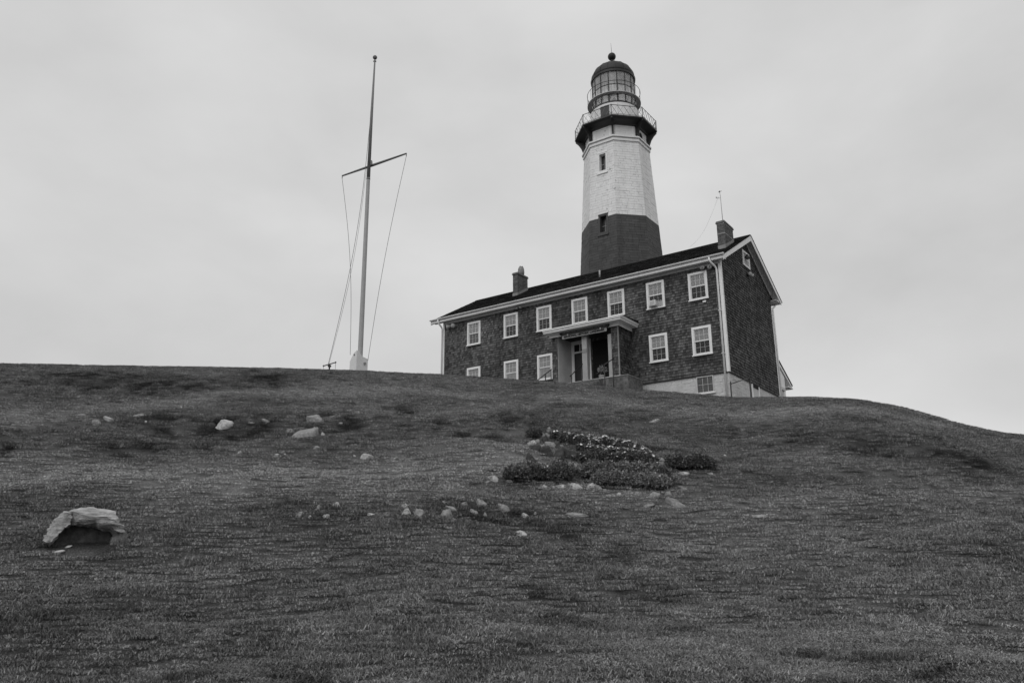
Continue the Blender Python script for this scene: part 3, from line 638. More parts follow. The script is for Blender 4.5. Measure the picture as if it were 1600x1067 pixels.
pl = empty('potted_plant', hw(-6.35, -1.2, .24), YAW); tag(pl, 'pale leafy plant standing in the dark right bay of the porch', 'plant')
put('foliage', leaf_mesh('foliage', *leaves(260, [(0, 0, .42, .24, .2, .24)], .11, 3, up=.8, shell=.1), 'leaf_grey'), pl, kind='stuff')
MB().lathe([(.13, 0), (.17, .24), (.15, .24), (.14, .2)], 16).build('pot', 'clay', pl, smooth=True)

# ------------------------------------------------------------------ lighthouse
TX, TY, TA = 8.40, 56.0, -.222                    # axis and angle of the vertex that faces the camera
tower = empty('lighthouse', (TX, TY, 7.0)); tag(tower, 'tall octagonal white lighthouse with a dark band and black domed lantern, behind the house', 'lighthouse')
TZ = 7.0
def rv(z): return 2.965 - .0597 * (z - 24.36)     # radius at the edges
def ov(k, r, z): a_ = TA + k * math.pi / 4; return Vector((r * math.sin(a_), -r * math.cos(a_), z - TZ))
def octa(b, prof):                                 # closed octagonal solid of (r, z) rings
    vs = [ov(k, r, z) for r, z in prof for k in range(8)]; m_ = len(prof)
    fs = [(i * 8 + k, i * 8 + (k + 1) % 8, (i + 1) * 8 + (k + 1) % 8, (i + 1) * 8 + k) for i in range(m_ - 1) for k in range(8)] + [tuple(range(8))[::-1], tuple(range((m_ - 1) * 8, m_ * 8))]
    b.add(vs, fs); return b
DEP = .42
octa(MB(), [(rv(7) - DEP, 6.8), (rv(30.7) - DEP, 30.7)]).build('core', 'dark_room', tower)
tw_win = [(-.36, .44, 28.10, 29.86), (-.36, .44, 22.95, 24.60)]
zs = [7.0]
while zs[-1] < 30.55: zs.append(min(zs[-1] + .21, 30.62))
zs = sorted([z for z in zs if abs(z - 24.36) > .11 and abs(z - 15.4) > .11] + [24.36, 15.4])
parts = {'white': MB(), 'dark': MB(), 'low': MB()}
rr = random.Random(23)
for z0, z1 in zip(zs[:-1], zs[1:]):
    key = 'white' if z0 >= 24.35 else ('dark' if z0 >= 15.3 else 'low')
    for k in range(8):
        A, B = ov(k, rv(z0), z0), ov(k + 1, rv(z0), z0); A1, B1 = ov(k, rv(z1), z1), ov(k + 1, rv(z1), z1)
        u = (B - A).normalized(); n = Vector((u.y, -u.x, 0)); ln = (B - A).length; s = -rr.uniform(0, .5)
        while s < ln:
            w = rr.uniform(.32, .75); a0, a1 = max(s, 0), min(s + w, ln); s += w
            if ln - a1 < .12: a1 = ln; s = ln + 1
            if a1 - a0 < .05: continue
            pieces = [(a0, a1, z0, z1)]
            if k == 7:
                for h0, h1, hz0, hz1 in tw_win:
                    new = []
                    for c0, c1, d0, d1 in pieces:
                        q0, q1 = c0 - ln / 2, c1 - ln / 2
                        if q1 <= h0 or q0 >= h1 or d1 <= hz0 or d0 >= hz1: new.append((c0, c1, d0, d1)); continue
                        if q0 < h0: new.append((c0, h0 + ln / 2, d0, d1))
                        if q1 > h1: new.append((h1 + ln / 2, c1, d0, d1))
                        m0, m1 = max(q0, h0) + ln / 2, min(q1, h1) + ln / 2
                        if d0 < hz0: new.append((m0, m1, d0, hz0))
                        if d1 > hz1: new.append((m0, m1, hz1, d1))
                    pieces = new
            for c0, c1, d0, d1 in pieces:
                if c1 - c0 < .03 or d1 - d0 < .02: continue
                e = rr.uniform(-.009, .006); j = .006; V = []
                for zz in (d0 + .006, d1 - .006):
                    f = (zz - z0) / (z1 - z0); PA = A.lerp(A1, f); PB = B.lerp(B1, f); L2 = (PB - PA).length
                    for cc in (c0, c1):
                        t = cc / ln; jj = (j if 0.001 < t < .999 else 0) * (1 if cc == c0 else -1); base = PA + (PB - PA) * t + u * jj
                        tin = DEP * math.tan(math.pi / 8) * (1 if cc == c0 else -1) * (0 if .001 < t < .999 else 1)
                        V += [base + n * e, base - n * (DEP - .03) + u * tin]
                # order: lo-c0 out,in ; lo-c1 out,in ; hi-c0 ; hi-c1
                parts[key].add(V, [(0, 2, 6, 4), (1, 5, 7, 3), (0, 1, 3, 2), (4, 6, 7, 5), (0, 4, 5, 1), (2, 3, 7, 6)])
parts['white'].build('white_stone_blocks', 'tower_white', tower, kind='stuff'); parts['dark'].build('dark_stone_blocks', 'tower_dark', tower, kind='stuff'); parts['low'].build('lower_stone_blocks', 'tower_white', tower, kind='stuff')
# tower windows (on the face left of the near edge)
for (h0, h1, z0, z1), wm_, sd in zip(tw_win, ('tower_white', 'tower_dark'), ('white_trim', 'tower_dark')):
    zc = (z0 + z1) / 2; A, B = ov(7, rv(zc), zc), ov(8, rv(zc), zc); u = (B - A).normalized(); n = Vector((u.y, -u.x, 0)); C0 = (A + B) / 2; up = ((ov(7, rv(zc + 1), zc + 1) + ov(8, rv(zc + 1), zc + 1)) / 2 - C0).normalized()
    H = z1 - z0; b = MB(); t = .13
    for a0, a1, c0, c1 in ((h0, h1, H / 2 - t, H / 2), (h0, h1, -H / 2, -H / 2 + .2), (h0, h0 + t, -H / 2 + .2, H / 2 - t), (h1 - t, h1, -H / 2 + .2, H / 2 - t)): b.frame_box(C0, u, up, n, a0, a1, c0, c1, -DEP + .02, .012)
    w = b.build('window', wm_, tower)
    MB().frame_box(C0, u, up, n, h0 - .06, h1 + .06, -H / 2 - .08, -H / 2 + .06, .013, .07).build('sill', sd, w)
    MB().frame_box(C0, u, up, n, h0 - .02, h1 + .02, H / 2 - .03, H / 2 + .05, .013, .035).build('lintel', sd, w)
    MB().frame_box(C0, u, up, n, h0 + t + .003, h1 - t - .003, -H / 2 + .2, H / 2 - t, -DEP + .03, -DEP + .045).build('pane', 'door_dark', w)
    MB().frame_box(C0, u, up, n, h0 + t + .003, h1 - t - .003, -.03, .03, -DEP + .05, -DEP + .08).frame_box(C0, u, up, n, .02, .06, -H / 2 + .2, H / 2 - t, -DEP + .05, -DEP + .07).build('frame', 'walk_iron', w)
# cornice, service room, gallery
octa(MB(), [(2.50, 30.60), (2.68, 30.62), (2.68, 30.88), (2.50, 30.885)]).build('cornice', 'tower_white', tower, bevel=.01)
octa(MB(), [(2.50, 30.89), (2.76, 30.90), (2.76, 31.04), (2.4, 31.05)]).build('cornice', 'tower_white', tower, bevel=.01)
octa(MB(), [(2.70, 30.835), (2.715, 30.84), (2.715, 30.865), (2.70, 30.87)]).build('cornice_bead', 'mortar', tower)
octa(MB(), [(2.42, 31.04), (2.42, 32.2)]).build('service_room', 'tower_white', tower)
for k in range(8):
    A, B = ov(k, 2.42, 31.05), ov(k + 1, 2.42, 31.05); u = (B - A).normalized(); n = Vector((u.y, -u.x, 0)); ln = (B - A).length
    b = MB()
    for a0, a1, c0, c1 in ((.14, ln - .14, .0, .14), (.14, ln - .14, .88, 1.02), (.14, .34, .14, .88), (ln - .34, ln - .14, .14, .88)): b.frame_box(A, u, EZ, n, a0, a1, c0, c1, .002, .035)
    b.build('panel', 'white_trim', tower, bevel=.008)
    if k == 1: 
        c_ = A + u * ln * .38 + Vector((0, 0, .48)); b = MB(); b.tube([c_ + n * .002, c_ + n * .06], .25, 20).build('porthole', 'dark_room', tower)
        MB().tube([c_ + n * .002, c_ + n * .05], .30, 20).build('porthole_rim', 'walk_iron', tower)
    V = ov(k, 1, TZ).normalized(); V.z = 0; V.normalize(); side = Vector((-V.y, V.x, 0)) * .06
    poly = [V * r_ + Vector((0, 0, z - TZ)) for r_, z in ((2.38, 30.98), (2.60, 31.0), (2.66, 31.25), (2.80, 31.65), (3.02, 32.0), (3.22, 32.2), (3.22, 32.335), (2.38, 32.335))]
    MB().prism([p - side for p in poly], side * 2).build('bracket', 'black_iron', tower)
octa(MB(), [(2.60, 32.10), (3.05, 32.25), (3.24, 32.342), (3.284, 32.345), (3.284, 32.46), (2.3, 32.461)]).build('gallery', 'black_iron', tower, bevel=.01)
octa(MB(), [(2.38, 32.0), (2.60, 32.05), (2.62, 32.105), (2.38, 32.11)]).build('gallery_bead', 'black_iron', tower)
RT = 33.29
for k in range(8):
    A, B = ov(k, 3.23, RT), ov(k + 1, 3.23, RT); MB().tube([A, B], .024, 6).build('rail', 'black_iron', tower)
    MB().tube([ov(k, 3.23, 32.45), ov(k, 3.23, RT + .05)], .030, 6).build('rail_post', 'black_iron', tower)
    MB().tube([A - Vector((0, 0, .74)), B - Vector((0, 0, .74))], .015, 5).build('rail', 'black_iron', tower)
    npn = 5
    for i in range(npn):
        p0, p1 = A.lerp(B, i / npn), A.lerp(B, (i + 1) / npn); dz = Vector((0, 0, .80))
        MB().tube([p0, p1 - dz], .014, 5).build('baluster', 'black_iron', tower); MB().tube([p1, p0 - dz], .009, 5).build('baluster', 'walk_iron', tower)
# lantern
z_ = lambda z: z - TZ
MB().lathe([(1.90, z_(32.46)), (1.93, z_(32.55)), (1.93, z_(34.30)), (1.6, z_(34.42))], 48).build('drum', 'tower_white', tower, smooth=False)
for a_ in range(0, 360, 30):
    q = Vector((math.cos(R(a_)), math.sin(R(a_)), 0)); sd = Vector((-q.y, q.x, 0)); MB().frame_box(q * 1.93, sd, EZ, q, -.02, .02, z_(32.56), z_(34.2), -.02, .012).build('drum_seam', 'grey_paint', tower)
MB().lathe([(1.6, z_(34.385)), (1.80, z_(34.39)), (1.82, z_(34.42)), (1.80, z_(34.54)), (1.76, z_(34.56)), (1.6, z_(34.565))], 48).build('lantern_sill', 'black_iron', tower)
da = -R(90 + 31); q = Vector((math.cos(da), math.sin(da), 0)); sd = Vector((-q.y, q.x, 0))
MB().frame_box(q * 1.92, sd, EZ, q, -.36, .36, z_(32.47), z_(34.1), -.1, .035).build('lantern_door', 'black_iron', tower)
NM = 16; a00 = -math.pi / 2 + R(1.5)
for k in range(NM):
    a_ = a00 + 2 * math.pi * k / NM; a2 = a00 + 2 * math.pi * (k + 1) / NM; q = Vector((math.cos(a_), math.sin(a_), 0)); q2 = Vector((math.cos(a2), math.sin(a2), 0))
    MB().tube([q * 1.72 + EZ * z_(34.56), q * 1.72 + EZ * z_(37.25)], .044, 6).build('mullion', 'black_iron', tower)
    for z in (35.20, 36.08): MB().tube([q * 1.72 + EZ * z_(z), q2 * 1.72 + EZ * z_(z)], .020, 6).build('glazing_bar', 'black_iron', tower)
    for z0, z1 in ((34.57, 35.18), (35.22, 36.06), (36.10, 37.24)):
        n = ((q + q2) / 2).normalized(); p0, p1 = q * 1.70, q2 * 1.70; dd = (p1 - p0); 
        MB().prism([p0 + dd * .04 + EZ * z_(z0), p1 - dd * .04 + EZ * z_(z0), p1 - dd * .04 + EZ * z_(z1), p0 + dd * .04 + EZ * z_(z1)], -n * .01).build('pane', 'lantern_glass_sky_bright' if z0 == 35.22 else 'lantern_glass', tower)
    MB().tube([q * 2.13 + EZ * z_(35.22), q * 2.13 + EZ * z_(36.1)], .014, 5).build('walk_post', 'black_iron', tower)
    MB().tube([q * 1.74 + EZ * z_(34.50), q * 1.98 + EZ * z_(34.52), q * 2.12 + EZ * z_(34.70), q * 2.12 + EZ * z_(34.98)], .018, 5).build('walk_bracket', 'black_iron', tower)
ring = lambda r, z, t: MB().lathe([(r + t * math.cos(i * math.pi / 3), z_(z) + t * math.sin(i * math.pi / 3)) for i in range(6)], 48, closed=True)
ring(2.13, 36.1, .022).build('walk_rail', 'black_iron', tower)
MB().lathe([(1.77, z_(35.16)), (2.15, z_(35.12)), (2.15, z_(35.17)), (1.77, z_(35.21))], 48, closed=True).build('lantern_walk', 'grey_paint', tower)
MB().lathe([(1.69, z_(37.20)), (1.69, z_(37.25)), (.3, z_(37.9)), (.3, z_(37.85))], 48, closed=True).build('dome_ceiling', 'white_trim', tower)
MB().lathe([(1.70, z_(37.22)), (1.80, z_(37.23)), (1.82, z_(37.40)), (1.74, z_(37.46)), (1.6, z_(37.47)), (1.6, z_(37.22))], 48, closed=True).build('dome_rim', 'black_iron', tower)
prof = [(1.74 * math.cos(t) + .01, z_(37.44) + 1.45 * math.sin(t)) for t in [i * math.pi / 2 / 14 for i in range(14)]] + [(.16, z_(38.92)), (.14, z_(39.45))]
MB().lathe(prof, 48).build('dome', 'dome_iron', tower, smooth=True)
b = MB()
for k in range(16):
    a_ = a00 + 2 * math.pi * k / 16; b.tube([(math.cos(a_) * (r_ + .01), math.sin(a_) * (r_ + .01), z) for r_, z in prof[:13]], .018, 4)
b.build('dome_ribs', 'dome_iron', tower, kind='stuff')
MB().lathe([(max(.33 * math.cos(t), .01), z_(39.72) + .34 * math.sin(t)) for t in [(-.5 + i / 14) * math.pi for i in range(15)]], 24).build('ventilator_ball', 'dome_iron', tower, smooth=True)
MB().tube([(0, 0, z_(40.0)), (-.03, 0, z_(41.05))], [.026, .008], 6).build('lightning_rod', 'walk_iron', tower)
MB().lathe([(.30, z_(34.5)), (.30, z_(34.9)), (.34, z_(34.95)), (.34, z_(35.5)), (.2, z_(35.6)), (.16, z_(35.75))], 20).build('optic', 'optic', tower, smooth=True)

# ------------------------------------------------------------------ flagpole
PX, PY = -7.62, 38.0; pz = float(ground(PX, PY)[0])
fp = empty('flagpole', (PX, PY, pz)); tag(fp, 'tall grey flagpole with a crossing yardarm, rising from a white box', 'flagpole')
zz = lambda z: z - pz
MB().tube([(0, 0, -.5), (0, 0, zz(14.5)), (.0, 0, zz(19.54))], [.135, .115, .098], 16, cap=False).build('lower_mast', 'pole_low', fp, smooth=True)
MB().tube([(.0, 0, zz(19.54)), (.02, 0, zz(23.5)), (.06, 0, zz(26.75))], [.097, .075, .042], 14).build('upper_mast', 'pole_high', fp, smooth=True)
MB().tube([(0, 0, zz(19.50)), (0, 0, zz(19.60))], .104, 14).build('mast_collar', 'pole_high', fp, smooth=True)
MB().lathe([(max(.125 * math.cos(t), .004), zz(27.02) + .125 * math.sin(t)) for t in [(-.5 + i / 10) * math.pi for i in range(11)]], 16, (.06, 0)).build('ball_finial', 'pole_high', fp, smooth=True)
MB().tube([(.06, 0, zz(26.72)), (.06, 0, zz(26.92))], .03, 8).box(-.02, .14, -.03, .03, zz(26.74), zz(26.80)).build('truck', 'black_iron', fp)
ya, yb = Vector((-9.33 - PX, 1.18, zz(20.41))), Vector((-5.46 - PX, -1.25, zz(20.41)))
off = Vector((0, .12, 0))
MB().tube([ya + off, (ya + yb) / 2 + off, yb + off], [.042, .07, .042], 12).build('yardarm', 'pole_high', fp, smooth=True)
MB().box(.02, .16, -.05, .14, zz(20.36), zz(20.62)).build('yard_clamp', 'pole_high', fp)
for p in (ya, yb): MB().tube([p + off, p + off - Vector((0, 0, .16))], .02, 6).build('block', 'black_iron', fp)
box = MB()
rot = Matrix.Rotation(R(45), 4, 'Z'); h_ = .315
fr, rg, bk, lf = Vector((-.08, -.445, 0)), Vector((.40, 0, 0)), Vector((-.03, .445, 0)), Vector((-.50, 0, 0))
vsb = [p + Vector((0, 0, -.5)) for p in (fr, rg, bk, lf)]; top = [fr + EZ * zz(9.98), rg + EZ * zz(9.62), bk + EZ * zz(9.98), lf + EZ * zz(9.50)]
ml, mr = (fr + lf) / 2 + EZ * zz(9.86), (fr + rg) / 2 + EZ * zz(9.70)
nl, nr = (bk + lf) / 2 + EZ * zz(9.86), (bk + rg) / 2 + EZ * zz(9.70)
box.add(vsb + top + [ml, mr, nl, nr], [(3, 2, 1, 0), (0, 1, 5, 9, 4), (1, 2, 6, 11, 5), (2, 3, 7, 10, 6), (3, 0, 4, 8, 7), (4, 9, 11, 6), (9, 5, 11), (4, 6, 10, 8), (8, 10, 7)])
bx = box.build('base_box', 'pole_box', fp)
cc = fr.lerp(rg, .72) + EZ * zz(9.36); nn_ = (rg - fr).cross(EZ).normalized(); MB().tube([cc, cc + nn_ * .04], .07, 12).build('round_vent', 'walk_iron', bx)
cc = fr.lerp(lf, .35) + EZ * zz(9.78); MB().tube([cc - nn_ * 0, cc + Vector((-nn_.x, nn_.y, 0)) * .03], .035, 8).build('bolt', 'black_iron', bx)
def rope(name, a, b_, sag, lab=None, r=.010, side=Vector((0, 0, 0))):
    pts = [a.lerp(b_, t) + Vector((0, 0, -sag * math.sin(math.pi * t))) + side * math.sin(math.pi * t) for t in [i / 24 for i in range(25)]]
    MB().tube(pts, r, 5).build(name, 'rope', fp)
rope('halyard', ya + off - Vector((0, 0, .16)), lf + EZ * zz(9.85), .0, side=Vector((.22, 0, 0)), r=.011)
rope('halyard', yb + off - Vector((0, 0, .16)), rg + EZ * zz(9.55), .0, side=Vector((-.12, 0, 0)), r=.011)
rope('halyard', Vector((-.05, 0, zz(22.9))), Vector((-9.27 - PX, .3, zz(9.42))), .0, side=Vector((.30, 0, 0)), r=.012)
rope('halyard', Vector((-.12, 0, zz(20.2))), Vector((-9.24 - PX, .3, zz(9.42))), .0, side=Vector((.24, 0, 0)), r=.008)
# rope winch left of the pole
wz = float(ground(-9.2, 38.3)[0]); wi = empty('rope_cleat_stand', (-9.2, 38.3, wz)); tag(wi, 'small iron T-bar stand on two legs at the crest, left of the flagpole', 'stand')
k_ = lambda z: z - wz
MB().tube([(-.30, 0, k_(9.36)), (.30, 0, k_(9.54))], .028, 8).build('crossbar', 'black_iron', wi)
for x, z in ((-.30, 9.36), (.30, 9.54)):
    MB().tube([(x, 0, k_(z)), (x, 0, -.2)], .012, 6).build('leg', 'horn', wi); MB().lathe([(.01, k_(z) - .05), (.05, k_(z)), (.01, k_(z) + .05)], 8, (x, 0)).build('end_knob', 'black_iron', wi)
MB().tube([(0, 0, k_(9.44)), (0, 0, -.3)], .04, 8).lathe([(.02, k_(9.28)), (.09, k_(9.32)), (.09, k_(9.38)), (.02, k_(9.42))], 10).build('winch_post', 'black_iron', wi)

# ------------------------------------------------------------------ stones
def rock_mesh(seed, sx, sy, sz, m_, sub=3, planes=8, rough=.055):
    r_ = np.random.RandomState(seed); bm = bmesh.new(); bmesh.ops.create_icosphere(bm, subdivisions=sub, radius=1.0)
    nr = r_.normal(size=(planes, 3)); nr[:, 2] = np.abs(nr[:, 2]) * .9; nr /= np.linalg.norm(nr, axis=1)[:, None]; dd = r_.uniform(.42, .85, planes)
    nr[0] = (r_.uniform(-.55, .55), r_.uniform(-.5, .1), 1); nr[0] /= np.linalg.norm(nr[0]); dd[0] = r_.uniform(.4, .6)
    co = np.array([v.co for v in bm.verts]); ph = r_.uniform(0, 6.28, 6)
    rad = np.ones(len(co)) * 1.0
    for n_, d_ in zip(nr, dd):
        dot = co @ n_; rad = np.where(dot > .05, np.minimum(rad, d_ / np.maximum(dot, .05)), rad)
    rad *= 1 + rough * (np.sin(co[:, 0] * 7 + ph[0]) * np.sin(co[:, 1] * 6 + ph[1]) + .7 * np.sin(co[:, 2] * 11 + ph[2] + co[:, 0] * 9)) + .012 * r_.normal(size=len(co))
    co = co * rad[:, None]; co[:, 0] += r_.uniform(-.55, .55) * co[:, 2]; co[:, 0] -= (co[:, 0].max() + co[:, 0].min()) / 2; co = co / np.array([(co[:, 0].max() - co[:, 0].min()) / 2, np.abs(co[:, 1]).max(), co[:, 2].max()]) * np.array([sx, sy, sz])
    for v, c in zip(bm.verts, co): v.co = c
    for f in bm.faces: f.smooth = True
    for e_ in bm.edges:
        if len(e_.link_faces) == 2 and e_.calc_face_angle(0) > R(26): e_.smooth = False
    me = bpy.data.meshes.new('stone'); bm.to_mesh(me); bm.free(); me.materials.append(M[m_]); return me
CLEAR = []
def stone(cx, cy, w, h, m_, label, slant=0.0, group=None, name='stone', sink=.3, lift=0.0, seed=None):
    p = hit(cx, cy + h * .30); s = metres(p); rk = cy > 670 and cy < 733 and 818 < cx < 925; W_, H_ = w * s * (.62 if rk else .54), h * s * (1.0 if rk else .74); CLEAR.append((p.x, p.y, W_ * .62 + .03, max(W_ * .45, .08)))
    depth = max(min(W_ * .7, .45), H_ * .6)
    me = rock_mesh(seed or int(cx * 7 + cy * 3), W_, depth, H_, 'rock_' + m_, 3 if w > 9 else 2)
    o = put(name, me); ax = (p - Vector((0, 0, 0))).normalized(); o.rotation_euler = (R(12 + (cx * 37 % 19) - 9), R(slant + (cx * 53 % 17) - 8), -math.atan2(p.x, p.y) * .9)
    o.location = p + Vector((0, depth * .3, H_ * .12 + .018 + lift)); tag(o, label, 'stone' if w < 24 else 'boulder', group); return o
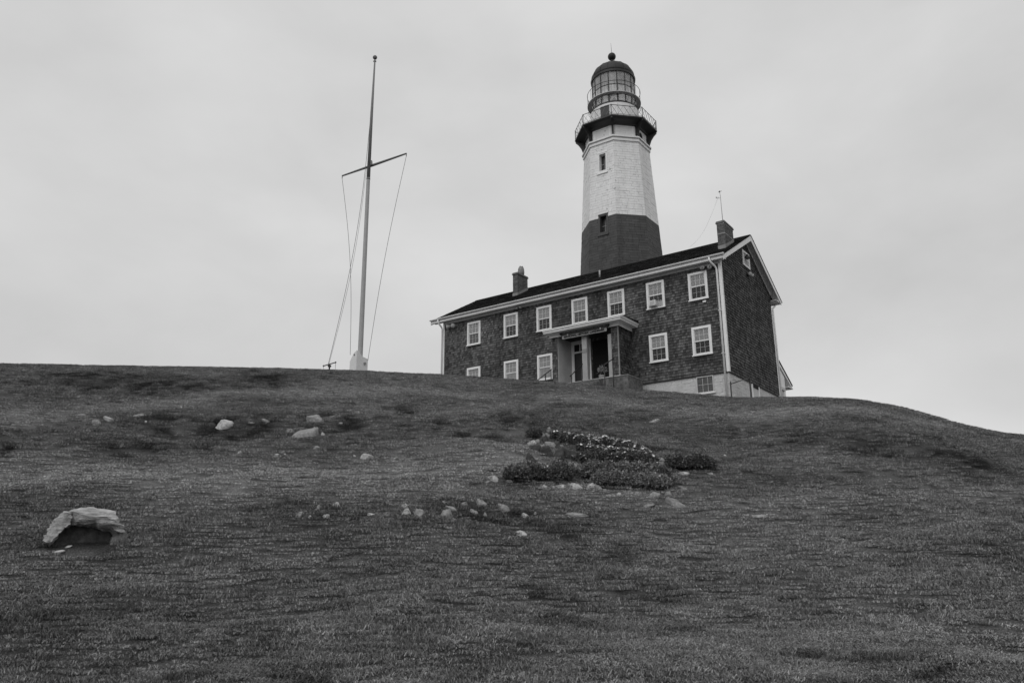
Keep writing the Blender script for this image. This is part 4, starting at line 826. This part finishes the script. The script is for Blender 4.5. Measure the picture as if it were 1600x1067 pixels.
ST = [
 # upper-left outcrops
 (152, 661, 18, 8, 'mid', 'ragged grey stone, leftmost of the outcrop on the upper left slope', 0), (172, 655.5, 21, 6, 'pale', 'flat pale slanting stone beside the leftmost outcrop stone', 14),
 (197, 654, 14, 7, 'dark', 'dull dark stone between the slanting stone and the pale ledge, upper left', 0), (218, 649, 19, 6, 'mid', 'low broken ledge, right end of the outcrop on the upper left slope', 5),
 (127, 648.5, 12, 3, 'mid', 'thin flat stone in the pale worn strip, far upper left', 0), (347, 664, 28, 15, 'pale', 'rounded pale boulder alone in the middle of the upper left slope', 0),
 (331, 665, 14, 8, 'dark', 'dark stone leaning against the left of the rounded pale boulder', 0), (393, 660.5, 11, 3, 'mid', 'thin flat grey stone just right of the rounded pale boulder', 0),
 (416, 658.5, 15, 5, 'mid', 'low grey stone halfway between the pale boulder and the wedge boulder', 0), (494, 654, 30, 13, 'mid', 'domed grey boulder, highest on the slope below the flagpole', 0),
 (476, 677, 40, 17, 'mid', 'big dark-sided wedge boulder sloping right, below the flagpole', 14), (452, 675, 13, 9, 'mid', 'small grey stone against the left end of the wedge boulder', 0),
 (493, 669.5, 8, 4, 'pale', 'tiny pale stone between the domed boulder and the wedge boulder', 0), (504.5, 679.5, 7, 6, 'pale', 'small pointed stone touching the right tip of the wedge boulder', 0),
 (532, 662, 7, 3, 'mid', 'tiny stone right of the domed boulder', 0), (375, 707.5, 9, 4, 'pale', 'small pale stone alone below the rounded pale boulder', 0),
 (432.5, 712, 13, 4.5, 'pale', 'flat pale stone, lower of a close pair left below the wedge boulder', 0), (440.5, 707, 9, 3, 'pale', 'thin pale stone, upper of a close pair left below the wedge boulder', 0),
 (495, 700, 12, 4, 'mid', 'low grey stone straight below the wedge boulder', 0), (508.5, 703.5, 5, 3.5, 'mid', 'little grey stone at the right of the low stone under the wedge boulder', 0),
 (573, 714.5, 20, 9.5, 'pale', 'bright tent-shaped stone below and right of the wedge boulder', 0), (601, 716, 10, 3.5, 'mid', 'flat dull stone right of the bright tent-shaped stone', 0),
 # scatter on the bank, left part
 (466, 805.5, 11, 9, 'mid', 'blocky grey stone, leftmost of the long scatter on the bank', 0), (495.5, 794.5, 9, 9, 'mid', 'upright grey stone, second from left in the scatter', 0),
 (509.5, 807.5, 11, 6, 'pale', 'pale brick-shaped stone low in the left end of the scatter', 6), (526.6, 789.5, 14, 7.5, 'pale', 'bright block stone at the top of the left end of the scatter', 0),
 (543.5, 811.5, 9, 4.5, 'mid', 'dull low stone, lowest in the left end of the scatter', 0), (579.5, 804.5, 12, 3, 'pale', 'thin pale slab in the middle gap of the scatter, left one of two', -4),
 (601, 806, 10, 2.6, 'pale', 'thin pale slab in the middle gap of the scatter, right one of two', 3), (609.5, 827, 7, 3, 'mid', 'tiny stone alone below the thin slabs of the scatter', 0),
 # scatter, right part
 (633.5, 791.5, 10, 6, 'pale', 'small tilted stone above the bright triangular stone of the scatter', -12), (634, 801, 15, 10, 'pale', 'bright triangular stone left of the big grey slab stone', 0),
 (653.8, 804.6, 17, 15, 'mid', 'big smooth grey stone, tallest of the scatter', 12), (693.8, 805.3, 24, 12, 'mid', 'large grey stone sloping down to its left in the scatter', -18),
 (680.7, 779.7, 11, 3.5, 'pale', 'thin bright stone at the top edge of the scatter, left one', 6), (695.8, 785.7, 9, 3, 'pale', 'thin bright stone just below the top edge of the scatter', 5),
 (705, 795.7, 18, 6, 'mid', 'long low stone above the stone that slopes left', 0), (721.4, 778.5, 10, 3.5, 'mid', 'little stone at the top edge of the scatter, right one', 0),
 (725.3, 787.8, 12, 5, 'mid', 'rounded stone in the upper middle of the right scatter', 0), (740.4, 801, 14, 6.5, 'mid', 'grey stone slanting right in the middle of the right scatter', 12),
 (753.5, 787, 20, 9, 'mid', 'slanting grey slab, upper right of the scatter', 22), (789.6, 796.5, 30, 10, 'mid', 'long grey slab pointing right, largest at the right end of the scatter', 12),
 (758.8, 805.3, 7, 6, 'mid', 'small upright stone under the long slab of the scatter', 0), (819.8, 807, 12, 8, 'pale', 'round pale stone, rightmost of the scatter', 0),
 (815.2, 835.5, 17, 8, 'pale', 'arched pale stone alone below the right end of the scatter', 8), (703, 825.3, 15, 3, 'pale', 'thin white sliver of stone below the sloping stone', 6),
 (710, 812.8, 5, 4, 'mid', 'pebble right below the large sloping stone', 0), (678.7, 802.7, 4, 3, 'pale', 'pebble between the tallest stone and the sloping stone', 0),
 # edge of the flower bed
 (770, 747.5, 17, 7, 'pale', 'pale stone at the far left tip of the flower bed edge', -10), (782.5, 743.5, 12, 6, 'mid', 'grey stone tucked against the left end of the left hedge', 0),
 (761, 753, 11, 3.5, 'mid', 'low stone left and below the tip of the flower bed', 0), (796, 752.7, 11, 3.5, 'mid', 'thin stone under the left end of the left hedge', 0),
 (851, 762, 16, 7.5, 'pale', 'bright oval stone below the middle of the left hedge', 4), (877, 760.5, 17, 4.5, 'pale', 'flat pale stone between the oval stone and the biggest edging stone', 0),
 (900.5, 761, 28, 9.5, 'pale', 'biggest bright edging stone at the gap of the two front hedges', 8), (922.5, 760.5, 17, 7.5, 'pale', 'bright stone right of the biggest edging stone', -8),
 (936, 762.5, 15, 5, 'mid', 'grey stone sloping down right at the left foot of the front hedge', 24), (827, 761, 7, 3.5, 'mid', 'small stone left of the bright oval edging stone', 0),
 (863.5, 762.3, 6, 2.6, 'pale', 'pebble right of the bright oval edging stone', 0), (967.5, 772.5, 8, 4, 'pale', 'little white stone below the front hedge', 10), (952, 775.5, 10, 3, 'mid', 'thin stone left of the little white one below the front hedge', 18),
 (996, 771.5, 16, 5, 'mid', 'flat grey stone under the right half of the front hedge', 6), (1022, 774, 21, 10, 'mid', 'round grey stone at the right foot of the front hedge', 0),
 (1045, 772, 11, 7, 'mid', 'dull stone right of the round grey one below the hedge', 0), (1057, 786.5, 35, 12, 'mid', 'large smooth flat boulder lowest right of the flower bed', 10),
 (1012, 790.3, 22, 3.5, 'mid', 'thin ledge in the turf left of the large flat boulder', -3), (1067, 763, 15, 3.5, 'mid', 'thin stone in the turf right of the hedge end', 8),
 (899, 803.7, 40, 3.2, 'mid', 'long thin ledge lying in the turf below the flower bed', 1), (1185, 807, 30, 3, 'mid', 'long thin ledge in the open turf far right of the bed', 1),
 (1069.5, 740, 18, 4.5, 'pale', 'pale stone below the left half of the separate right bush', -4), (1112, 741, 13, 3.5, 'mid', 'thin stone below the right end of the separate right bush', -5),
 (1036, 719.5, 20, 6, 'mid', 'flat slab, upper of two between the flowers and the right bush', 6), (1035, 726, 18, 6, 'mid', 'flat slab, lower of two between the flowers and the right bush', 4),
 (1023, 714.5, 9, 6, 'mid', 'small stone at the right end of the flowering shrubs', 0), (1017, 708, 12, 6, 'dark', 'dark stone above the right end of the flowering shrubs', 10),
 (1023.7, 657.5, 12, 4, 'pale', 'small pale stone in the turf under the right part of the porch, upper of two', 0), (1018.5, 660, 9, 2.8, 'mid', 'thin stone in the turf under the right part of the porch, lower of two', 8),
 (1176, 644.5, 8, 3, 'mid', 'tiny stone near the crest below the right gable', 0),
 # rocks of the rockery
 (859.6, 673.5, 10, 6, 'mid', 'smooth pale-topped stone at the very top of the rockery', 8), (856, 681, 9, 4, 'mid', 'small stone right of the little dark bush', 0), (848, 681, 9, 4.5, 'mid', 'slanting stone touching the little dark bush', 20),
 (872, 679, 15, 9, 'dark', 'dark stone behind the first flowers of the rockery', 0), (879, 676.5, 12, 7, 'dark', 'dark rounded stone at the top right of the rockery rocks', 0),
 (832, 693, 14, 6, 'pale', 'brightest stone on the left side of the rockery', 0), (824, 697.5, 9, 4.5, 'mid', 'leftmost low stone of the rockery', 0), (842, 697, 11, 5, 'mid', 'grey stone right of the brightest rockery stone', 0),
 (834, 701.5, 19, 7, 'dark', 'long dark stone under the brightest rockery stone', 6), (847.5, 703, 13, 9, 'mid', 'grey stone left of the cavernous dark rock', -10), (862, 698, 19, 9, 'mid', 'flat-topped grey rock capping the dark hollow in the rockery', 4),
 (856.5, 709, 21, 15, 'dark', 'large dark rock below the flat capping rock', 0), (872, 711, 17, 16, 'dark', 'large dark upright rock in the middle of the rockery', 0), (873, 699.5, 11, 9, 'dark', 'dark stone right of the flat capping rock', 0),
 (885, 710.5, 25, 18, 'dark', 'broad dark rock, largest at the lower right of the rockery', 0), (877.5, 701, 7, 6, 'mid', 'small pale-faced stone amid the rockery', 0), (895.6, 701, 13, 7, 'dark', 'dark stone against the left flowering shrub', 0),
 (901.5, 705.5, 14, 7, 'dark', 'dark stone below the left flowering shrub', 12), (897, 710, 11, 7, 'dark', 'dark stone at the right shoulder of the broad rock', 14), (908, 701, 10, 5, 'dark', 'small dark stone among the flower stems, upper', 0),
 (916, 705.5, 12, 7, 'dark', 'small dark stone among the flower stems, lower', 0), (830.5, 720, 16, 15, 'dark', 'grey upright rock above the left end of the left hedge', 0), (844, 725.5, 11, 4, 'mid', 'thin stone behind the top of the left hedge', 0),
 (885.5, 727.5, 10, 7, 'mid', 'grey stone behind the right end of the left hedge, left one', 0), (899, 729, 17, 6, 'mid', 'grey stone behind the right end of the left hedge, right one', 6), (853, 688.5, 11, 9, 'dark', 'dark block below the little dark bush', 0),
 (839, 690.5, 8, 5, 'mid', 'small stone just under the little dark bush', 14), (882, 724, 11, 6, 'dark', 'dark stone just above the left hedge', 0), (918, 753.5, 10, 5, 'dark', 'dark stone in the gap between the two front hedges', 0),
]
for cx, cy, w, h, m_, lab, sl in ST: stone(cx, cy, w, h, m_, lab, sl)
pebbles = [(484, 808, 4, 3), (227, 659.5, 4, 3), (836, 803, 4, 3), (554, 713, 4, 3), (283, 637, 4, 3), (657, 798, 4, 3), (560, 645.5, 4, 3), (795, 842, 4, 3), (445, 711, 4, 2.4), (1133, 712, 5, 2.5)]
for cx, cy, w, h in pebbles: stone(cx, cy, w, h, 'pale', 'tiny pale pebble lying singly in the turf of the slope', 0, 'tiny pale pebbles in the turf', name='pebble')

# the big overhanging boulder in the left foreground
bp = hit(128, 858); s_ = metres(bp)
CLEAR.append((bp.x, bp.y + .25, .48, .42))
bo = empty('boulder', bp, -math.atan2(bp.x, bp.y) * .9); tag(bo, 'big layered overhanging boulder with a dark hollow, left foreground', 'boulder')
def slab(outline_top, outline_bot, m_, name, seed, sub=4):
    """closed lump through stacked outlines [(x,y,z)...] then roughened"""
    bm = bmesh.new(); rings = [[bm.verts.new(Vector(p)) for p in o_] for o_ in (outline_bot, outline_top)]; n_ = len(outline_top)
    bm.faces.new(rings[1]); bm.faces.new(rings[0][::-1])
    for i in range(n_): bm.faces.new((rings[0][i], rings[0][(i + 1) % n_], rings[1][(i + 1) % n_], rings[1][i]))
    bmesh.ops.triangulate(bm, faces=bm.faces[:]); bmesh.ops.subdivide_edges(bm, edges=bm.edges[:], cuts=sub, use_grid_fill=True, smooth=.15)
    bm.normal_update(); r_ = np.random.RandomState(seed)
    for v in bm.verts:
        c = v.co; st = math.sin(c.z * 60 + c.x * 9 + c.y * 5 + 3 * mnoise.noise(c * 3)) * .004 + math.sin(c.x * 31 + c.y * 17) * .010 + (mnoise.fractal(Vector((c.x * 5, c.y * 5, c.z * 22)), .9, 2.1, 5) * .045) + (mnoise.noise(c * 4) * .04)
        v.co = c + v.normal * st
    for e_ in bm.edges:
        if len(e_.link_faces) == 2 and e_.calc_face_angle(0) > R(30): e_.smooth = False
    for f in bm.faces: f.smooth = True
    me = bpy.data.meshes.new(name); bm.to_mesh(me); bm.free(); me.materials.append(M[m_]); return put(name, me, bo)
k = s_
def bpnt(px, py, y): return ((px - 128) * k * (1 + y / bp.y), y, (858 - py) * k * (1 + y / bp.y) * 1.02)
# roof slab: outline seen from the front, running back into the slope
ft = [bpnt(94, 810, .05), bpnt(106, 804, .0), bpnt(128, 808, -.05), bpnt(150, 809, -.06), bpnt(168, 813, -.03), bpnt(184, 825, .05), bpnt(172, 813, .35), bpnt(160, 803, .55), bpnt(146, 797, .7), bpnt(125, 797, .75), bpnt(104, 801, .55), bpnt(95, 805, .3)]
fb = [bpnt(94, 826, .10), bpnt(106, 824, .10), bpnt(122, 820, .03), bpnt(140, 823, .05), bpnt(160, 825, .03), bpnt(184, 833, .06), bpnt(174, 836, .4), bpnt(162, 832, .6), bpnt(146, 832, .75), bpnt(125, 830, .8), bpnt(104, 832, .6), bpnt(94, 832, .35)]
slab(ft, fb, 'boulder', 'slab', 1)
lt_ = [bpnt(92, 806, .02), bpnt(107, 805, -.03), bpnt(108, 822, .0), bpnt(96, 832, -.03), bpnt(82, 851, -.10), bpnt(74, 845, -.05), bpnt(80, 833, 0), bpnt(86, 820, .02)]
lb_ = [(x, y + .38, z + .0) for x, y, z in lt_]
slab(lb_, lt_, 'boulder', 'left_flank', 2)
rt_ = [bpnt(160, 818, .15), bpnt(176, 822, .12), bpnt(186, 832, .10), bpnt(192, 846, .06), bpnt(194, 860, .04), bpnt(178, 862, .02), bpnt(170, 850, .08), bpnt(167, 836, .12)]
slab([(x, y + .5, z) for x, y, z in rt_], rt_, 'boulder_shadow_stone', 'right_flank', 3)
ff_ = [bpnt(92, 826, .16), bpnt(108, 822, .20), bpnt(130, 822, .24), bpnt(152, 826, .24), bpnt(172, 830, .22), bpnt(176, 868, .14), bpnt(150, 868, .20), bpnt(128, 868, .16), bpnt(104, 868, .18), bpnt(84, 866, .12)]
slab([(x, y + .5, z) for x, y, z in ff_], ff_, 'boulder_hollow_shade', 'hollow_shade_face', 5)  # added face filling the hollow, coloured as dark as its shade
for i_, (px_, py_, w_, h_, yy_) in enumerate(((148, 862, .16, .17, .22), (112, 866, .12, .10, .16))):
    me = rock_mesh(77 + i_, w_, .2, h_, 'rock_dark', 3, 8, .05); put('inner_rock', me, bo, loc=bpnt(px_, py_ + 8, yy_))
stone(88, 863.2, 20, 3.4, 'pale', 'thin pale stone sliver in front of the big overhanging boulder', 0); stone(106, 855.5, 10, 2.6, 'pale', 'shorter pale sliver inside the mouth of the big overhanging boulder', 0)

# ------------------------------------------------------------------ shrubs of the flower bed
def shrub(label, lobes, n, leafsize, m_, flowers=0, group='shrubs of the flower bed', cat='shrub', name='shrub', seed=1, up=.3, lit_tops=False):
    c0 = hit(sum(l[0] for l in lobes) / len(lobes), sum(l[1] for l in lobes) / len(lobes)); e = empty(name, c0); tag(e, label, cat, group)
    cs = []
    for cx, cyb, w, h in lobes:
        p = hit(cx, cyb); s = metres(p); cs.append((p.x - c0.x, p.y - c0.y + w * s * .22, p.z - c0.z + h * s * .46, w * s * .52, w * s * .42, h * s * .56))
    v, f = leaves(n, cs, leafsize, seed, up=up); put('foliage', leaf_mesh('foliage', v, f, m_), e, kind='stuff')
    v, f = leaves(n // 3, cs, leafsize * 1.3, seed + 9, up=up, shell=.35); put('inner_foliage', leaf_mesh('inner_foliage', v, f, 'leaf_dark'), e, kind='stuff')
    if lit_tops:
        v, f = leaves(n // 4, [(c[0], c[1], c[2] + c[5] * .55, c[3] * .95, c[4] * .9, c[5] * .5) for c in cs], leafsize * .9, seed + 19, up=.5, shell=.8); put('skylit_tops', leaf_mesh('skylit_tops', v, f, 'leaf_grey'), e, kind='stuff')  # paler leaves over the tops carry the skylight in their colour
    b = MB(); r_ = random.Random(seed)
    for c in cs:
        for _ in range(5):
            b.tube([(c[0] + r_.uniform(-.05, .05), c[1] + r_.uniform(-.05, .05), c[2] - c[5] * 1.2), (c[0] + r_.uniform(-.6, .6) * c[3], c[1] + r_.uniform(-.6, .6) * c[4], c[2] + c[5] * .5)], .007, 4)
    b.build('stems', 'stem', e, kind='stuff')
    if flowers:
        fb_ = MB(); r_ = random.Random(seed + 50)
        for _ in range(flowers):
            c = r_.choice(cs); d_ = Vector((r_.gauss(0, 1), -abs(r_.gauss(0, .8)), abs(r_.gauss(0, .9)) + .25)).normalized() * 1.08; x = c[0] + c[3] * d_.x; y = c[1] + c[4] * d_.y; z = c[2] + c[5] * d_.z + .03
            s = r_.uniform(.030, .055); t = Euler((r_.uniform(-.2, 1.1), r_.uniform(-.4, .4), r_.uniform(0, 6))).to_matrix()
            ctr = Vector((x, y, z)); ring_ = [ctr + t @ Vector((s * (1.0 if i % 2 == 0 else .6) * math.cos(i * math.pi / 5), s * (1.0 if i % 2 == 0 else .6) * math.sin(i * math.pi / 5), .008)) for i in range(10)]
            fb_.add([ctr + t @ Vector((0, 0, -.004))] + ring_, [(0, 1 + i, 1 + (i + 1) % 10) for i in range(10)])
        fb_.build('flowers', 'petal', e, kind='stuff')
    return e
shrub('low dense hedge with dark front, at the left of the flower bed', [(x, 757 - (x - 800) * .01, 30, 30 + 3 * math.sin(x)) for x in range(803, 895, 11)], 9000, .050, 'leaf_dark', 3, seed=2, up=.9, lit_tops=True)
shrub('pale-leaved hedge, upper tier of the right front planting', [(x, 752 + (x - 920) * .03, 30, 29 + 2.5 * math.sin(x * 1.3)) for x in range(917, 1035, 12)], 13000, .050, 'leaf_grey', 3, seed=3)
shrub('grey-green hedge, lower front tier at the right of the bed', [(x, 763 + (x - 940) * .05, 28, 23 + 2.5 * math.sin(x * 2.1)) for x in range(940, 1045, 12)], 10000, .048, 'leaf_grey', 4, seed=4)
shrub('drooping dark shrub at the right end of the two front hedges', [(1036, 756, 24, 24), (1043, 762, 20, 18)], 2200, .05, 'leaf_dark', 0, seed=5)
shrub('low leafy row between the white flowers and the front hedges', [(x, 727 + (x - 905) * .03, 26, 22 + 3 * math.sin(x * 1.7)) for x in range(908, 1026, 12)], 9000, .048, 'leaf_dark', 26, seed=6)
shrub('flowering shrub with few white blooms, nearest the rocks', [(884, 694, 20, 17), (896, 697, 20, 18)], 2400, .045, 'leaf_dark', 22, seed=7)
shrub('flowering shrub with white blooms, second from the rocks', [(908, 699, 22, 18), (921, 702, 24, 20), (933, 706, 22, 20)], 3800, .045, 'leaf_dark', 55, seed=8)
shrub('densest white-flowering shrub in the middle of the rockery top', [(946, 706, 24, 22), (958, 709, 24, 22), (970, 711, 24, 22)], 4200, .045, 'leaf_dark', 80, seed=9)
shrub('white-flowering shrub at the right end of the rockery top', [(983, 713, 24, 22), (995, 717, 24, 21), (1008, 722, 22, 19)], 3800, .045, 'leaf_dark', 60, seed=10)
shrub('white-flowering shrub lower down between the rocks and the leafy row', [(912, 712, 22, 18), (926, 714, 24, 18), (940, 716, 24, 18)], 3400, .045, 'leaf_dark', 34, seed=21)
shrub('white-flowering shrub lower down at the right, above the leafy row', [(956, 718, 24, 18), (972, 720, 24, 18), (988, 722, 24, 17)], 3400, .045, 'leaf_dark', 40, seed=22)
shrub('small flowering clump at the upper left end of the flowers, behind the dark rocks', [(872, 689, 20, 15), (880, 691, 18, 15)], 1600, .045, 'leaf_dark', 16, seed=23)
shrub('separate rounded dark bush to the right of the flower bed', [(x, 737, 24, 25 + 2.5 * math.sin(x * .9)) for x in range(1054, 1110, 9)], 7000, .055, 'leaf_dark', 5, seed=11, lit_tops=True)
shrub('little dark bush at the top left tip of the rockery', [(832, 688, 18, 17), (839, 685, 14, 16)], 1800, .045, 'leaf_dark', 3, seed=12)

# ------------------------------------------------------------------ grass: instanced tufts of blades
def tuft(seed, nb, rad, h):
    r_ = random.Random(seed); b = MB()
    for _ in range(nb):
        a_ = r_.uniform(0, 6.283); q = rad * math.sqrt(r_.random()); x, y = q * math.cos(a_), q * math.sin(a_)
        hh = h * r_.uniform(.45, 1.25); w = r_.uniform(.003, .0065); th = r_.uniform(0, 6.283); lean = r_.uniform(.5, 2.4) * hh; ld = r_.uniform(0, 6.283)
        dx, dy = math.cos(th) * w, math.sin(th) * w; lx, ly = math.cos(ld) * lean, math.sin(ld) * lean
        b.add([(x - dx, y - dy, -.01), (x + dx, y + dy, -.01), (x + lx * .4 + dx * .8, y + ly * .4 + dy * .8, hh * .6), (x + lx * .4 - dx * .8, y + ly * .4 - dy * .8, hh * .6), (x + lx, y + ly, hh * (1 - .26 * lean / hh))],
              [(0, 1, 2, 3), (3, 2, 4)])
    return b.mesh('grass_tuft', 'grass')
tuft_coll = bpy.data.collections.new('grass_tufts')
for k in range(4):
    o = bpy.data.objects.new('grass_tuft', tuft(k, 95, .17, .032)); tuft_coll.objects.link(o)
rs = np.random.RandomState(5)
pts = []
for y0 in np.arange(6.4, 37, .5):
    half = (.74 * y0 + 1.2); dens = float(np.interp(y0, [7, 12, 20, 37], [125, 90, 46, 26])); n = int(dens * .9 * 2 * half * .5)
    q = np.stack([rs.uniform(-half, half, n), rs.uniform(y0, y0 + .5, n)], 1)
    Yq = np.interp(np.clip(q[:, 0] / q[:, 1], -.9, .95), _uu, _yy); pts.append(q[q[:, 1] < Yq + 1.0])
P = np.concatenate(pts)
keep = np.ones(len(P), bool)
for sx_, sy_, sr_, sd_ in CLEAR: keep &= ((P[:, 0] - sx_) / sr_) ** 2 + ((P[:, 1] - sy_) / sd_) ** 2 > 1
P = P[keep]; gz = ground(P[:, 0], P[:, 1])
me = bpy.data.meshes.new('grass'); me.vertices.add(len(P)); me.vertices.foreach_set('co', np.stack([P[:, 0], P[:, 1], gz], 1).ravel())
tn = tone(P[:, 0], P[:, 1])
a = me.attributes.new('tone', 'FLOAT', 'POINT'); a.data.foreach_set('value', (tn * rs.uniform(.87, 1.14, len(P)) * 1.55).astype(np.float32))
hs = (1.05 - (tn - .1) * 3.0) * rs.uniform(.6, 1.3, len(P)) * (1 + .5 * fbm(P[:, 0] * 1.6, P[:, 1] * 2.2, 81, 2)) * np.interp(P[:, 1], [7, 20, 36], [1, 1.15, 1.1])
a = me.attributes.new('tall', 'FLOAT', 'POINT'); a.data.foreach_set('value', np.clip(hs, .62, 1.9).astype(np.float32))
a = me.attributes.new('spin', 'FLOAT', 'POINT'); a.data.foreach_set('value', rs.uniform(0, 6.28, len(P)).astype(np.float32))
me.materials.append(M['grass'])
grass = put('grass', me, kind='stuff'); tag(grass, 'short mown grass covering the whole hillside up to the house', 'grass')
ng = bpy.data.node_groups.new('scatter_grass', 'GeometryNodeTree')
ng.interface.new_socket('Geometry', in_out='INPUT', socket_type='NodeSocketGeometry'); ng.interface.new_socket('Geometry', in_out='OUTPUT', socket_type='NodeSocketGeometry')
gi, go = ng.nodes.new('NodeGroupInput'), ng.nodes.new('NodeGroupOutput')
m2p = ng.nodes.new('GeometryNodeMeshToPoints'); iop = ng.nodes.new('GeometryNodeInstanceOnPoints'); ci = ng.nodes.new('GeometryNodeCollectionInfo')
ci.inputs['Collection'].default_value = tuft_coll; ci.inputs['Separate Children'].default_value = True; iop.inputs['Pick Instance'].default_value = True
nt = ng.nodes.new('GeometryNodeInputNamedAttribute'); nt.data_type = 'FLOAT'; nt.inputs[0].default_value = 'tall'
ns = ng.nodes.new('GeometryNodeInputNamedAttribute'); ns.data_type = 'FLOAT'; ns.inputs[0].default_value = 'spin'
cx_ = ng.nodes.new('ShaderNodeCombineXYZ'); cs_ = ng.nodes.new('ShaderNodeCombineXYZ'); e2r = ng.nodes.new('FunctionNodeEulerToRotation')
ng.links.new(gi.outputs[0], m2p.inputs[0]); ng.links.new(m2p.outputs[0], iop.inputs['Points']); ng.links.new(ci.outputs[0], iop.inputs['Instance'])
ng.links.new(ns.outputs[0], cx_.inputs[2]); ng.links.new(cx_.outputs[0], e2r.inputs[0]); ng.links.new(e2r.outputs[0], iop.inputs['Rotation'])
cs_.inputs[0].default_value = 1.1; cs_.inputs[1].default_value = 1.1; ng.links.new(nt.outputs[0], cs_.inputs[2]); ng.links.new(cs_.outputs[0], iop.inputs['Scale'])
ng.links.new(iop.outputs[0], go.inputs[0])
gm = grass.modifiers.new('scatter', 'NODES'); gm.node_group = ng
